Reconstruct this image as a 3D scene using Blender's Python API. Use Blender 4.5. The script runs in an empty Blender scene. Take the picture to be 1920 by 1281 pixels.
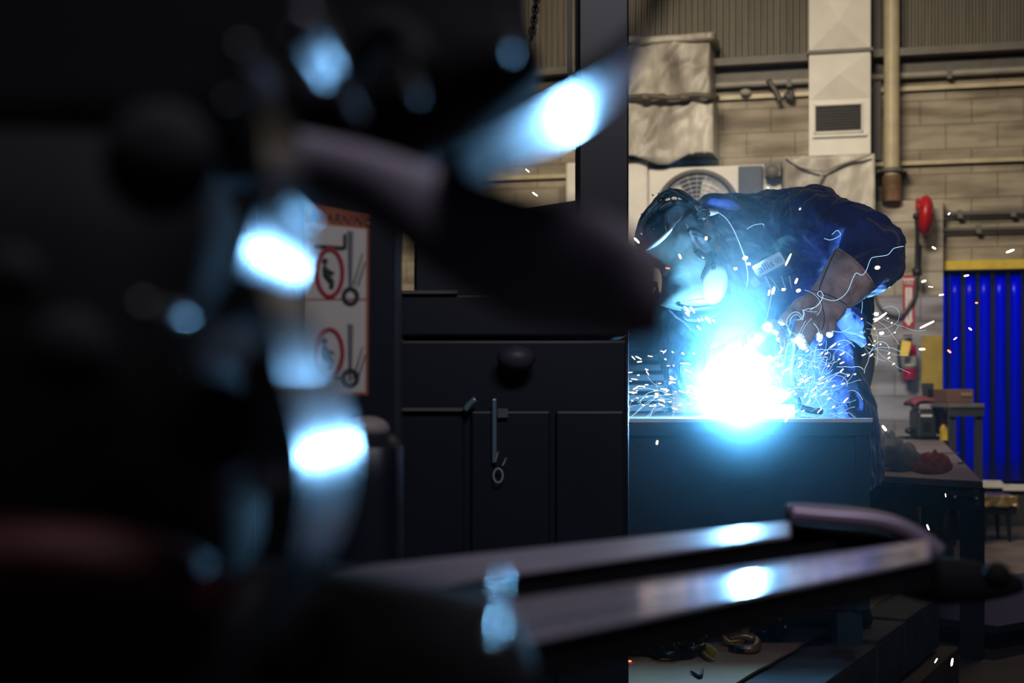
import bpy, bmesh, math, random
from mathutils import Vector, Matrix, noise
random.seed(7)
SC = bpy.context.scene
COL = SC.collection
PI = math.pi
F = 2760.0; CX = 960.0; HY = 730.0; CZ = 1.10      # focal length in pixels, principal column, horizon row, eye height

def P(px, py, Y):
    return Vector(((px-CX)*Y/F, Y, CZ-(py-HY)*Y/F))
def PX(px, Y): return (px-CX)*Y/F
def PZ(py, Y): return CZ-(py-HY)*Y/F

# ---------------------------------------------------------------- materials
def mat(name, col, rough=.6, metal=0., var=.25, nscale=8., bump=0., bscale=40., spec=.5, col2=None, coat=0., sheen=0., emit=None, estr=0., stretch=None):
    m = bpy.data.materials.new(name); m.use_nodes = True
    nt = m.node_tree; N = nt.nodes; L = nt.links
    b = N['Principled BSDF']
    b.inputs['Roughness'].default_value = rough
    b.inputs['Metallic'].default_value = metal
    b.inputs['Specular IOR Level'].default_value = spec
    b.inputs['Coat Weight'].default_value = coat
    b.inputs['Sheen Weight'].default_value = sheen
    tc = N.new('ShaderNodeTexCoord')
    mp = N.new('ShaderNodeMapping'); L.new(tc.outputs['Object'], mp.inputs['Vector'])
    if stretch: mp.inputs['Scale'].default_value = stretch
    n = N.new('ShaderNodeTexNoise'); n.inputs['Scale'].default_value = nscale; n.inputs['Detail'].default_value = 6
    L.new(mp.outputs[0], n.inputs['Vector'])
    r = N.new('ShaderNodeValToRGB')
    c2 = col2 or tuple(c*(1-var) for c in col)
    r.color_ramp.elements[0].position = .3; r.color_ramp.elements[1].position = .7
    r.color_ramp.elements[0].color = (*c2, 1); r.color_ramp.elements[1].color = (*col, 1)
    L.new(n.outputs['Fac'], r.inputs['Fac']); L.new(r.outputs['Color'], b.inputs['Base Color'])
    if bump:
        n2 = N.new('ShaderNodeTexNoise'); n2.inputs['Scale'].default_value = bscale; n2.inputs['Detail'].default_value = 4
        L.new(mp.outputs[0], n2.inputs['Vector'])
        bp = N.new('ShaderNodeBump'); bp.inputs['Strength'].default_value = bump; bp.inputs['Distance'].default_value = .01
        L.new(n2.outputs['Fac'], bp.inputs['Height']); L.new(bp.outputs['Normal'], b.inputs['Normal'])
    if emit:
        b.inputs['Emission Color'].default_value = (*emit, 1); b.inputs['Emission Strength'].default_value = estr
    return m

def emat(name, col, s):
    m = bpy.data.materials.new(name); m.use_nodes = True
    nt = m.node_tree; nt.nodes.clear()
    e = nt.nodes.new('ShaderNodeEmission'); o = nt.nodes.new('ShaderNodeOutputMaterial')
    e.inputs['Color'].default_value = (*col, 1); e.inputs['Strength'].default_value = s
    nt.links.new(e.outputs[0], o.inputs[0]); return m

# ---------------------------------------------------------------- objects
def wloc(o):
    v = Vector((0, 0, 0))
    while o: v += o.location; o = o.parent
    return v
def tag(o, label=None, cat=None, group=None, kind=None):
    if label: o['label'] = label
    if cat: o['category'] = cat
    if group: o['group'] = group
    if kind: o['kind'] = kind
    return o
def thing(name, loc, label, cat, group=None):
    o = bpy.data.objects.new(name, None); COL.objects.link(o); o.location = loc
    o.empty_display_size = .05
    return tag(o, label, cat, group)
def obj(name, bm, m, parent=None, smooth=False, origin=None):
    me = bpy.data.meshes.new(name)
    bmesh.ops.recalc_face_normals(bm, faces=bm.faces[:])
    if parent is not None:
        off = wloc(parent)
        if origin is not None: off = Vector(origin)
    elif origin is not None: off = Vector(origin)
    else:
        xs = [v.co for v in bm.verts]
        off = Vector(((min(c.x for c in xs)+max(c.x for c in xs))/2, (min(c.y for c in xs)+max(c.y for c in xs))/2, min(c.z for c in xs)))
    for v in bm.verts: v.co -= off
    bm.to_mesh(me); bm.free()
    if smooth:
        for p in me.polygons: p.use_smooth = True
    o = bpy.data.objects.new(name, me); COL.objects.link(o)
    if parent is not None:
        o.parent = parent; o.location = off - wloc(parent)
    else: o.location = off
    if m: me.materials.append(m)
    return o
def struct(name, bm, m, **k):
    o = obj(name, bm, m, **k); o['kind'] = 'structure'; return o
def auto(o, ang=40):
    for p in o.data.polygons: p.use_smooth = True
    try: o.data.set_sharp_from_angle(angle=math.radians(ang))
    except Exception: pass
    return o
def bevel(o, w, seg=2):
    md = o.modifiers.new('b', 'BEVEL'); md.width = w; md.segments = seg; md.limit_method = 'ANGLE'; return o

# ---------------------------------------------------------------- shapes
def B(): return bmesh.new()
def box(bm, c, s, rz=0, M=None):
    r = bmesh.ops.create_cube(bm, size=1)
    mt = Matrix.Translation(Vector(c)) @ (M if M else Matrix.Rotation(rz, 4, 'Z')) @ Matrix.Diagonal((*s, 1))
    bmesh.ops.transform(bm, matrix=mt, verts=r['verts']); return bm
def hexa(bm, pts):   # 4 bottom + 4 top points
    v = [bm.verts.new(p) for p in pts]
    for f in ((3,2,1,0),(4,5,6,7),(0,1,5,4),(1,2,6,5),(2,3,7,6),(3,0,4,7)): bm.faces.new([v[i] for i in f])
    return bm
def prism(bm, pts, d):   # extrude a closed polygon by vector d
    a = [bm.verts.new(p) for p in pts]; b = [bm.verts.new(Vector(p)+Vector(d)) for p in pts]
    bm.faces.new(a); bm.faces.new(b[::-1]); n = len(pts)
    for i in range(n): bm.faces.new((a[i], b[i], b[(i+1)%n], a[(i+1)%n]))
    return bm
def loft(bm, rings, closed=False, cap=True):
    R = [[bm.verts.new(p) for p in r] for r in rings]; n = len(R[0])
    for i in range(len(R)-(0 if closed else 1)):
        a = R[i]; b = R[(i+1) % len(R)]
        for j in range(n): bm.faces.new((a[j], a[(j+1)%n], b[(j+1)%n], b[j]))
    if cap and not closed:
        bm.faces.new(R[0][::-1]); bm.faces.new(R[-1])
    return bm
def crspline(pts, k):
    out = []; n = len(pts)
    for i in range(n-1):
        p0 = pts[max(i-1,0)]; p1 = pts[i]; p2 = pts[i+1]; p3 = pts[min(i+2,n-1)]
        for s in range(k):
            t = s/k
            out.append([.5*((2*b)+(-a+c)*t+(2*a-5*b+4*c-d)*t*t+(-a+3*b-3*c+d)*t**3) for a,b,c,d in zip(p0,p1,p2,p3)])
    out.append(list(pts[-1])); return out
def tube(bm, pts, r, seg=10, k=1, closed=False, cap=True, flat=1., up=None):
    """pts list of Vectors, r number or list"""
    rr = r if isinstance(r, (list, tuple)) else [r]*len(pts)
    P4 = [[p[0], p[1], p[2], q] for p, q in zip(pts, rr)]
    if k > 1:
        if closed:
            P4x = [P4[-1]]+P4+[P4[0], P4[1]]
            c = crspline(P4x, k); P4 = c[k:-(k)][:len(P4)*k]
        else: P4 = crspline(P4, k)
    n = len(P4); pv = [Vector(p[:3]) for p in P4]
    prev = None; rings = []
    for i in range(n):
        if closed: t = pv[(i+1) % n]-pv[i-1]
        else: t = pv[min(i+1, n-1)]-pv[max(i-1, 0)]
        if t.length < 1e-9: t = Vector((0,0,1))
        t.normalize()
        if prev is None:
            u = Vector(up) if up else (Vector((0,0,1)) if abs(t.z) < .9 else Vector((1,0,0)))
        else: u = prev
        a = (u - t*u.dot(t)); a.normalize(); prev = a
        b = t.cross(a)
        rings.append([pv[i]+(a*math.cos(2*PI*j/seg)*flat+b*math.sin(2*PI*j/seg))*max(P4[i][3], 1e-5) for j in range(seg)])
    return loft(bm, rings, closed=closed, cap=cap)
def ball(bm, c, r, s=(1,1,1), seg=16, M=None):
    q = bmesh.ops.create_uvsphere(bm, u_segments=seg, v_segments=max(6, seg//2), radius=r)
    mt = Matrix.Translation(Vector(c)) @ (M if M else Matrix.Identity(4)) @ Matrix.Diagonal((*s, 1))
    bmesh.ops.transform(bm, matrix=mt, verts=q['verts']); return bm
def cyl(bm, a, b, r, seg=20, r2=None):
    return tube(bm, [Vector(a), Vector(b)], [r, r if r2 is None else r2], seg=seg)
def ringt(bm, c, ax1, ax2, r, seg=10, n=48, a0=0, a1=2*PI):
    c = Vector(c); full = abs(a1-a0-2*PI) < 1e-6
    pts = [c+Vector(ax1)*math.cos(a0+(a1-a0)*i/(n if full else n-1))+Vector(ax2)*math.sin(a0+(a1-a0)*i/(n if full else n-1)) for i in range(n)]
    return tube(bm, pts, r, seg=seg, closed=full)
def ppairs(bm, st, seg=20, k=4, power=1.0, cap=True):
    """sections given by two silhouette points (pixels), a centre depth and a half thickness: a solid body in the round"""
    S = crspline([list(map(float, s)) for s in st], k)
    rings = []
    for ax, ay, bx, by, Y, t in S:
        A = P(ax, ay, Y); Bq = P(bx, by, Y); c = (A+Bq)/2; h = (A-Bq)/2
        ring = []
        for j in range(seg):
            ph = 2*PI*j/seg; cc = math.cos(ph); ss = math.sin(ph)
            cc = math.copysign(abs(cc)**power, cc); ss = math.copysign(abs(ss)**power, ss)
            ring.append(c+h*cc+Vector((0, t*ss, 0)))
        rings.append(ring)
    return loft(bm, rings, cap=cap)
def wobble(bm, amp, sc, seed=0.):
    bm.normal_update()
    for v in bm.verts:
        v.co += v.normal*amp*noise.noise(v.co*sc+Vector((seed, seed*1.7, -seed)))
def text_bm(s, size, ext, M, font_space=1., align='CENTER', shear=0.):
    cu = bpy.data.curves.new('t', 'FONT'); cu.body = s; cu.size = size; cu.extrude = ext
    cu.align_x = align; cu.align_y = 'CENTER'; cu.space_character = font_space; cu.shear = shear; cu.resolution_u = 3
    o = bpy.data.objects.new('t', cu); COL.objects.link(o)
    dg = bpy.context.evaluated_depsgraph_get(); dg.update()
    me = bpy.data.meshes.new_from_object(o.evaluated_get(dg))
    bm = bmesh.new(); bm.from_mesh(me); bmesh.ops.transform(bm, matrix=M, verts=bm.verts)
    bpy.data.objects.remove(o); bpy.data.curves.remove(cu); bpy.data.meshes.remove(me)
    return bm

# back wall frame: the hall is turned 14.6 degrees to the lens
TH = math.atan(.26)
U = Vector((math.cos(TH), -math.sin(TH), 0)); NA = Vector((math.sin(TH), math.cos(TH), 0))   # along the wall; away from the lens
WC = NA.dot(Vector((3.2, 12.0, 0)))
RW = -TH
def wp(px, py, d=0.):
    k = (px-CX)/F; Y = (WC-d)/(NA.x*k+NA.y)
    return P(px, py, Y)
def uu(px, d=0.): return wp(px, 700, d).dot(U)
def zz(px, py, d=0.): return wp(px, py, d).z
def wpt(u, z, d=0.): return U*u+NA*(WC-d)+Vector((0, 0, z))
def wbox(bm, px0, py0, px1, py1, d0, d1):
    u0, u1 = uu(px0, d1), uu(px1, d1); pm = (px0+px1)/2
    z1, z0 = zz(pm, py0, d1), zz(pm, py1, d1)
    c = wpt((u0+u1)/2, (z0+z1)/2, (d0+d1)/2)
    return box(bm, c, (abs(u1-u0), abs(d1-d0), abs(z1-z0)), RW)
def ubox(bm, u0, u1, z0, z1, d0, d1):
    return box(bm, wpt((u0+u1)/2, (z0+z1)/2, (d0+d1)/2), (abs(u1-u0), abs(d1-d0), abs(z1-z0)), RW)
WM = Matrix(((U.x, 0, -NA.x, 0), (U.y, 0, -NA.y, 0), (0, 1, 0, 0), (0, 0, 0, 1)))   # text plane on the wall, facing the lens
# ================================================================ ROOM
def block_mat(name, lo, hi, zpaint=None, paint=None):
    m = mat(name, hi, .8, var=.2, nscale=2.5, col2=lo)
    nt = m.node_tree; N = nt.nodes; L = nt.links; b = N['Principled BSDF']
    ramp = [n for n in N if n.type == 'VALTORGB'][0]
    tc = [n for n in N if n.type == 'TEX_COORD'][0]
    sep = N.new('ShaderNodeSeparateXYZ'); L.new(tc.outputs['Object'], sep.inputs[0])
    com = N.new('ShaderNodeCombineXYZ'); L.new(sep.outputs[0], com.inputs[0]); L.new(sep.outputs[2], com.inputs[1])
    mp = N.new('ShaderNodeMapping'); mp.inputs['Location'].default_value = (0, -.048+.005, 0); L.new(com.outputs[0], mp.inputs[0])
    br = N.new('ShaderNodeTexBrick'); br.inputs['Scale'].default_value = 1
    br.inputs['Brick Width'].default_value = .4; br.inputs['Row Height'].default_value = .2; br.inputs['Mortar Size'].default_value = .007
    br.inputs['Mortar Smooth'].default_value = .3
    br.inputs['Color1'].default_value = (1,1,1,1); br.inputs['Color2'].default_value = (.93,.93,.93,1); br.inputs['Mortar'].default_value = (.66,.63,.6,1)
    L.new(mp.outputs[0], br.inputs['Vector'])
    src = ramp.outputs[0]
    if paint:
        gt = N.new('ShaderNodeMath'); gt.operation = 'LESS_THAN'; gt.inputs[1].default_value = zpaint; L.new(sep.outputs[2], gt.inputs[0])
        mx = N.new('ShaderNodeMixRGB'); mx.inputs[2].default_value = (*paint, 1)
        L.new(gt.outputs[0], mx.inputs[0]); L.new(src, mx.inputs[1]); src = mx.outputs[0]
    mu = N.new('ShaderNodeMixRGB'); mu.blend_type = 'MULTIPLY'; mu.inputs[0].default_value = 1
    L.new(src, mu.inputs[1]); L.new(br.outputs['Color'], mu.inputs[2])
    # old streaks and grime
    n3 = N.new('ShaderNodeTexNoise'); n3.inputs['Scale'].default_value = 1.; n3.inputs['Detail'].default_value = 8
    mp3 = N.new('ShaderNodeMapping'); mp3.inputs['Scale'].default_value = (1.2, 7, 1); L.new(com.outputs[0], mp3.inputs[0]); L.new(mp3.outputs[0], n3.inputs[0])
    r3 = N.new('ShaderNodeValToRGB'); r3.color_ramp.elements[0].position = .38; r3.color_ramp.elements[0].color = (.42,.39,.35,1); r3.color_ramp.elements[1].position = .58
    L.new(n3.outputs['Fac'], r3.inputs[0])
    m2 = N.new('ShaderNodeMixRGB'); m2.blend_type = 'MULTIPLY'; m2.inputs[0].default_value = .85
    L.new(mu.outputs[0], m2.inputs[1]); L.new(r3.outputs[0], m2.inputs[2])
    L.new(m2.outputs[0], b.inputs['Base Color'])
    bp = N.new('ShaderNodeBump'); bp.inputs['Strength'].default_value = .5; bp.inputs['Distance'].default_value = .02
    L.new(br.outputs['Fac'], bp.inputs['Height']); bp.invert = True
    L.new(bp.outputs[0], b.inputs['Normal'])
    return m
M_block = block_mat('painted_block', (.32,.275,.205), (.46,.405,.31))
M_block2 = block_mat('painted_block_two_tone', (.42,.385,.31), (.54,.50,.41), zpaint=1.865, paint=(.33,.33,.38))
M_clad = mat('cladding', (.17,.148,.112), .55, var=.35, nscale=3, stretch=(6,1,.4))
M_steelbeam = mat('grey_beam', (.15,.135,.115), .6)
M_duct = mat('white_duct', (.68,.65,.58), .5, var=.12, nscale=6)
M_tarp = mat('tarp', (.58,.54,.46), .45, var=.55, nscale=4, col2=(.13,.11,.085), bump=1., bscale=9, stretch=(1,1,.45))
M_cream = mat('cream_pipe', (.55,.47,.30), .45, var=.3, nscale=7)
M_dark = mat('dark_paint', (.012,.016,.018), .5)
M_black = mat('black_paint', (.006,.007,.008), .45)
M_floor = mat('concrete', (.16,.13,.115), .75, var=.45, nscale=3, bump=.2)
M_ceil = mat('ceiling_paint', (.05,.05,.05), .9)
M_yellow = mat('yellow_paint', (.75,.55,.05), .55, var=.25, nscale=12)
M_red = mat('red_plastic', (.50,.012,.02), .35)
M_white = mat('white_paint', (.75,.74,.70), .5)
M_steel = mat('bare_steel', (.42,.42,.45), .35, metal=.9, var=.3, nscale=20)
M_rub = mat('black_rubber', (.02,.02,.022), .5)

def cell(bm, x0, x1, y0, y1, z0, z1): return box(bm, ((x0+x1)/2, (y0+y1)/2, (z0+z1)/2), (x1-x0, y1-y0, z1-z0))
bm = B(); box(bm, (0, 7, -.05), (16, 22, .1), 0); fl = struct('floor', bm, M_floor, origin=(0,0,0))
uD = uu(1767); u_r = uu(1920)+2.4; u_l = uu(600)
zD = zz(1850, 504)
def wallobj(name, parts, m):
    bm = B()
    for (a,b,c,d,e,f) in parts: ubox(bm, a,b,c,d,e,f)
    # rotate into the wall's own frame so that the blocks run along it
    bmesh.ops.transform(bm, matrix=Matrix.Rotation(TH, 4, 'Z'), verts=bm.verts)
    o = struct(name, bm, m, origin=(0,0,0)); o.rotation_euler.z = -TH; return o
zc = 3.78
wallobj('wall_back', [(u_l, uD, 0, zc, -.2, 0), (uD, uD+1.25, zD, zc, -.2, 0), (uD+1.25, u_r, 0, zc, -.2, 0)], M_block)
wallobj('wall_pilaster', [(uu(1643,.16), uD, 0, zz(1700, 376, .16), -.02, .16)], M_block2)
# corrugated cladding above
bm = B(); ntri = 160
us = [u_l+(u_r-u_l)*i/(ntri*4) for i in range(ntri*4+1)]
prof = [0, 0, .035, .035]
fr = [wpt(u, zc, .0+prof[i % 4]) for i, u in enumerate(us)]
vb = [bm.verts.new(p) for p in fr]; vt = [bm.verts.new(p+Vector((0,0,2.6))) for p in fr]
vb2 = [bm.verts.new(p+NA*.06) for p in fr]; vt2 = [bm.verts.new(p+NA*.06+Vector((0,0,2.6))) for p in fr]
for i in range(len(fr)-1):
    bm.faces.new((vb[i], vb[i+1], vt[i+1], vt[i])); bm.faces.new((vb2[i+1], vb2[i], vt2[i], vt2[i+1]))
struct('wall_upper', bm, M_clad)
# ledge beam under the cladding, with its shade put under it as a grey strip
bm = B(); ubox(bm, u_l, u_r, zc-.0, zc+.06, 0, .20); ubox(bm, u_l, u_r, zc-.12, zc-.03, 0, .05); struct('trim_1', bm, M_steelbeam)
# concrete course ledges
bm = B(); ubox(bm, u_l, u_r, zz(1800,303)-.02, zz(1800,303)+.012, 0, .05); struct('trim_2', bm, M_cream)
bm = B(); ubox(bm, u_l, u_r, zz(1800,163)-.02, zz(1800,163)+.015, 0, .05); struct('trim_3', bm, M_cream)
bm = B(); ubox(bm, u_l-.2, u_r+.2, 0, 6.5, -.4, -.3) if False else box(bm, (0, 7, 6.45), (16, 22, .1)); struct('ceiling', bm, M_ceil)
bm = B(); box(bm, (-4.2, 7, 3.2), (.1, 22, 6.4)); struct('wall_left', bm, M_dark)
bm = B(); box(bm, (7.4, 7, 3.2), (.1, 22, 6.4)); struct('wall_right', bm, M_ceil)

# conduits
def wpipe(name, px0, py0, px1, py1, d, r, m, label, cat='pipe', group=None, brackets=()):
    u0, u1 = uu(px0, d), uu(px1, d); z0 = zz(px0, py0, d); z1 = zz(px1, py1, d); z = (z0+z1)/2
    bm = B(); cyl(bm, wpt(u0, z, d), wpt(u1, z, d), r, 12)
    t = thing(name, wpt((u0+u1)/2, z-r, d), label, cat, group)
    auto(obj('pipe_run', bm, m, t))
    for q in brackets:
        bm = B(); ub = uu(q, d); ubox(bm, ub-.02, ub+.02, z-r-.015, z+r+.015, 0, d+r+.006); obj('bracket', bm, M_steelbeam, t)
    return t
M_cond = mat('dusty_conduit', (.34,.31,.26), .5)
M_condd = mat('dark_conduit', (.10,.09,.08), .5)
wpipe('conduit', 1100, 170, 1920+120, 128, .07, .028, M_cond, 'dusty conduit running just under the cladding ledge, highest of the wall pipes', brackets=(1480, 1780))
wpipe('conduit', 1769, 402, 1995, 397, .06, .018, M_condd, 'thin conduit above the yellow door lintel, upper of the two', brackets=(1800, 1900))
wpipe('conduit', 1769, 431, 1995, 427, .06, .018, M_condd, 'thin conduit above the yellow door lintel, lower of the two', brackets=(1835,))
# valve / bracket tangle under ledge left of the duct
t = thing('pipe_bracket', wp(1460, 185, .12), 'small dark pipe clamp and hanger hooked over the high conduit left of the white duct', 'bracket')
bm = B(); tube(bm, [wp(1440,150,.12), wp(1455,172,.12), wp(1463,190,.12)], .022, 8, k=3); obj('hook', bm, M_condd, t, True)
bm = B(); tube(bm, [wp(1472,176,.1), wp(1484,184,.1), wp(1482,170,.1)], .025, 8, k=3); obj('clamp', bm, M_condd, t, True)
bm = B(); ball(bm, wp(1398,173,.1), .03, (1.6,1,1)); obj('coupling', bm, M_cond, t, True)

# vertical drain pipe with collar
dp = .20
pr = (uu(1687, dp)-uu(1657, dp))/2; up_ = (uu(1687, dp)+uu(1657, dp))/2
t = thing('drain_pipe', wpt(up_, zz(1672,378,dp), dp), 'tall cream vertical drain pipe ending in a rusty socket right of the white duct', 'pipe')
bm = B(); cyl(bm, wpt(up_, zz(1672,330,dp), dp), wpt(up_, 6.3, dp), pr, 24); auto(obj('pipe_run', bm, M_cream, t))
bm = B(); cyl(bm, wpt(up_, zz(1672,323,dp), dp), wpt(up_, zz(1672,316,dp), dp), pr*1.45, 24); ubox(bm, up_-pr*1.9, up_+pr*1.9, zz(1672,322,dp), zz(1672,317,dp), 0, dp); obj('collar', bm, M_steelbeam, t)
bm = B(); cyl(bm, wpt(up_, zz(1672,378,dp), dp), wpt(up_, zz(1672,330,dp), dp), pr*1.25, 24); auto(obj('socket', bm, mat('rusty_iron', (.22,.12,.05), .7, var=.6, nscale=9), t))
# slim stack beside the drain pipe
bm = B(); wbox(bm, 1636, -40, 1652, 300, 0, .06); tag(obj('wall_channel', bm, M_condd), 'dark steel channel standing between the white duct and the drain pipe', 'channel')

# white sheet-metal duct with folded cross breaks and a grille
D0, D1 = .05, .45
t = thing('air_duct', wpt((uu(1517,D1)+uu(1632,D1))/2, zz(1575,290,D1), .25), 'white sheet metal air duct coming down the wall with a dark grille', 'duct')
u0, u1 = uu(1517,D1), uu(1632,D1)
def ductsec(z0, z1, name='duct_section'):
    bm = B(); um = (u0+u1)/2; zm = (z0+z1)/2
    ubox(bm, u0, u1, z0, z1, D0, D1)
    # the front is cross-broken to a low pyramid
    a = [wpt(u0+.005, z0+.005, D1+.001), wpt(u1-.005, z0+.005, D1+.001), wpt(u1-.005, z1-.005, D1+.001), wpt(u0+.005, z1-.005, D1+.001)]
    c = wpt(um, zm-.1, D1+.065)
    va = [bm.verts.new(p) for p in a]; vc = bm.verts.new(c)
    for i in range(4): bm.faces.new((va[i], va[(i+1)%4], vc))
    return obj(name, bm, M_duct, t)
zs = [zz(1575,q,D1) for q in (290, 96, -60, -200)]
ductsec(zs[1]+.01, zs[2]-.01); ductsec(zs[2]+.01, 6.3)
bm = B(); ubox(bm, u0, u1, zs[0], zs[1]-.01, D0, D1); obj('duct_section', bm, M_duct, t)
# cross break above the grille
bm = B(); gz = zz(1572,186,D1); a = [wpt(u0+.005, gz, D1+.001), wpt(u1-.005, gz, D1+.001), wpt(u1-.005, zs[1]-.015, D1+.001), wpt(u0+.005, zs[1]-.015, D1+.001)]
va = [bm.verts.new(p) for p in a]; vc = bm.verts.new(wpt((u0+u1)/2, (gz+zs[1])/2, D1+.05))
for i in range(4): bm.faces.new((va[i], va[(i+1)%4], vc))
obj('cross_break', bm, M_duct, t)
for z in zs[1:3]:
    bm = B(); ubox(bm, u0-.02, u1+.02, z-.013, z+.013, D0-.01, D1+.025); obj('flange', bm, M_steelbeam, t)
bm = B(); g0, g1 = uu(1526,D1), uu(1618,D1); gz1, gz0 = zz(1572,194,D1), zz(1572,250,D1)
for a in ((g0,g1,gz1-.015,gz1),(g0,g1,gz0,gz0+.015),(g0,g0+.012,gz0,gz1),(g1-.012,g1,gz0,gz1)): ubox(bm, *a, D1, D1+.02)
ubox(bm, g0-.01, g1+.03, gz0-.03, gz0-.008, D1, D1+.025)
gr = obj('grille', bm, M_duct, t)
bm = B(); ubox(bm, g0, g1, gz0, gz1, D1-.001, D1+.003); obj('screen', bm, mat('dark_mesh', (.010,.009,.008), .8), gr)
bm = B()
for i in range(9):
    z = gz0+.015+(gz1-gz0-.03)*(i+.5)/9; ubox(bm, g0+.012, g1-.012, z-.002, z+.002, D1+.004, D1+.012)
obj('louvre', bm, M_condd, gr)

# cloth and sheet wrapped plenum below the duct
def drape(bm, px0, py0, px1, py1, d0, d1, amp, seed, nu=26, nz=26, sag=0.):
    """a box covered in loose sheet: front and two sides, wrinkled in the mesh"""
    u0, u1 = uu(px0,d1), uu(px1,d1); pm=(px0+px1)/2; z1, z0 = zz(pm,py0,d1), zz(pm,py1,d1)
    prof = [(u0, d0)]+[(u0, d0+(d1-d0)*i/6) for i in range(1,6)]+[(u0+(u1-u0)*i/nu, d1) for i in range(nu+1)]+[(u1, d1-(d1-d0)*i/6) for i in range(1,7)]
    rows = []
    for k in range(nz+1):
        z = z0+(z1-z0)*k/nz; row = []
        for (u, d) in prof:
            w = noise.noise(Vector((u*4+seed, z*2.2, seed)))*amp + abs(noise.noise(Vector((u*9-z*5+seed, z*4, 3.1))))*amp*.8
            dz = sag*math.sin((u-u0)/(u1-u0)*PI*2.3+seed)*(1 if k in (0,) else 0)
            row.append(wpt(u+ (w*.3 if d < d1 else 0), z+dz, d+w if d > d0 else d))
        rows.append(row)
    V = [[bm.verts.new(p) for p in r] for r in rows]
    for k in range(nz):
        for j in range(len(prof)-1): bm.faces.new((V[k][j], V[k][j+1], V[k+1][j+1], V[k+1][j]))
    top = [V[nz][j] for j in range(len(prof))]; bm.faces.new(top); bm.faces.new([V[0][j] for j in range(len(prof))][::-1])
    return bm
t = thing('wrapped_plenum', wp(1555, 395, .3), 'sheet wrapped duct box with star shaped creases right above the welder back', 'duct')
bm = B(); drape(bm, 1468, 291, 1640, 470, .02, .55, .045, 4.2); o = obj('cover_sheet', bm, M_tarp, t, True)
# tucked star creases
for (a, b, c) in (((1472,293),(1500,312),(1545,322)), ((1632,290),(1585,305),(1545,322)), ((1545,322),(1530,350),(1500,392))):
    bm = B(); tube(bm, [wp(*a,.60), wp(*b,.605), wp(*c,.60)], [.014,.02,.012], 8, k=4, flat=.6); obj('fold', bm, M_tarp, t, True)
bm = B(); wbox(bm, 1500, 362, 1548, 400, .5, .62); obj('bracket', bm, M_condd, t)

# tall wrapped box at left
t = thing('wrapped_duct', wp(1262, 300, .4), 'tall duct wrapped in wrinkled dirty plastic sheet beside the dark column', 'duct')
bm = B(); drape(bm, 1176, 74, 1330, 182, .1, .48, .06, 1.3); drape(bm, 1172, 186, 1336, 296, .1, .50, .06, 7.9, sag=.05); obj('cover_sheet', bm, M_tarp, t, True)
bm = B(); tube(bm, [wp(1170,183,.56), wp(1215,180,.60), wp(1260,184,.60), wp(1300,178,.58), wp(1334,182,.56), wp(1345,184,.3)], .022, 8, k=3); obj('strap', bm, mat('old_tape', (.10,.08,.06), .6), t, True)
for q in (1212, 1240, 1283):
    bm = B(); ball(bm, wp(q,182,.60), .04, (1.3,.5,.8)); obj('knot', bm, bpy.data.materials['old_tape'], t, True)
bm = B(); drape(bm, 1176, 66, 1338, 78, .1, .52, .03, 3.3, nz=4); obj('top_cover', bm, M_tarp, t, True)

# booth panel below with fan and dark cabinet
bm = B(); wbox(bm, 1060, 302, 1214, 790, 0, .42); bevel(tag(obj('wall_panel', bm, M_duct), 'narrow cream panel box standing behind the welder head, left of the fan', 'panel'), .02)
bm = B(); wbox(bm, 1215, 311, 1466, 560, 0, .40); bevel(tag(obj('fan_housing', bm, M_duct), 'pale painted panel box behind the round fan', 'panel'), .02)
fc = wp(1307, 398, .46); fr_ = 76*(fc.y/F)
t = thing('exhaust_fan', fc+Vector((0,0,-fr_)), 'round wall exhaust fan with wire guard behind the welder helmet', 'fan')
bm = B(); ringt(bm, fc, U*fr_, Vector((0,0,fr_)), .022, 8, 48); ring = obj('guard_ring', bm, M_condd, t, True)
bm = B()
for i in range(1, 9): ringt(bm, fc, U*fr_*i/9, Vector((0,0,fr_*i/9)), .004, 5, 40)
for i in range(24): a = i*PI/12; cyl(bm, fc, fc+U*fr_*math.cos(a)+Vector((0,0,fr_*math.sin(a))), .003, 5)
obj('wire_guard', bm, M_steel, t)
for i in range(4):
    a0 = 2*PI*i/4+1.75; bm = B()
    pts = [fc+NA*.03+U*fr_*r*math.cos(a0+s)+Vector((0,0,fr_*r*math.sin(a0+s))) for r, s in ((.12,-.3),(.92,-.32),(.95,.0),(.9,.34),(.12,.4))]
    prism(bm, pts, NA*.012); obj('blade', bm, mat('fan_blade', (.012,.018,.03), .4) if i == 0 else bpy.data.materials['fan_blade'], t)
bm = B(); cyl(bm, fc+NA*.05, fc-NA*.03, .05, 20); obj('hub', bm, M_condd, t)
bm = B(); wbox(bm, 1384, 311, 1430, 420, .4, .46); bevel(tag(obj('switch_box', bm, mat('navy_box', (.035,.05,.07), .5)), 'dark slate grey switch box right of the fan above the welder shoulder', 'box'), .008)
bm = B(); wbox(bm, 1432, 304, 1464, 330, .4, .52); ball(bm, wp(1448,322,.5), .06, (1,1,1)); tag(obj('vent_cowl', bm, M_steelbeam), 'small sooty vent hood beside the slate grey switch box', 'vent')

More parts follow.
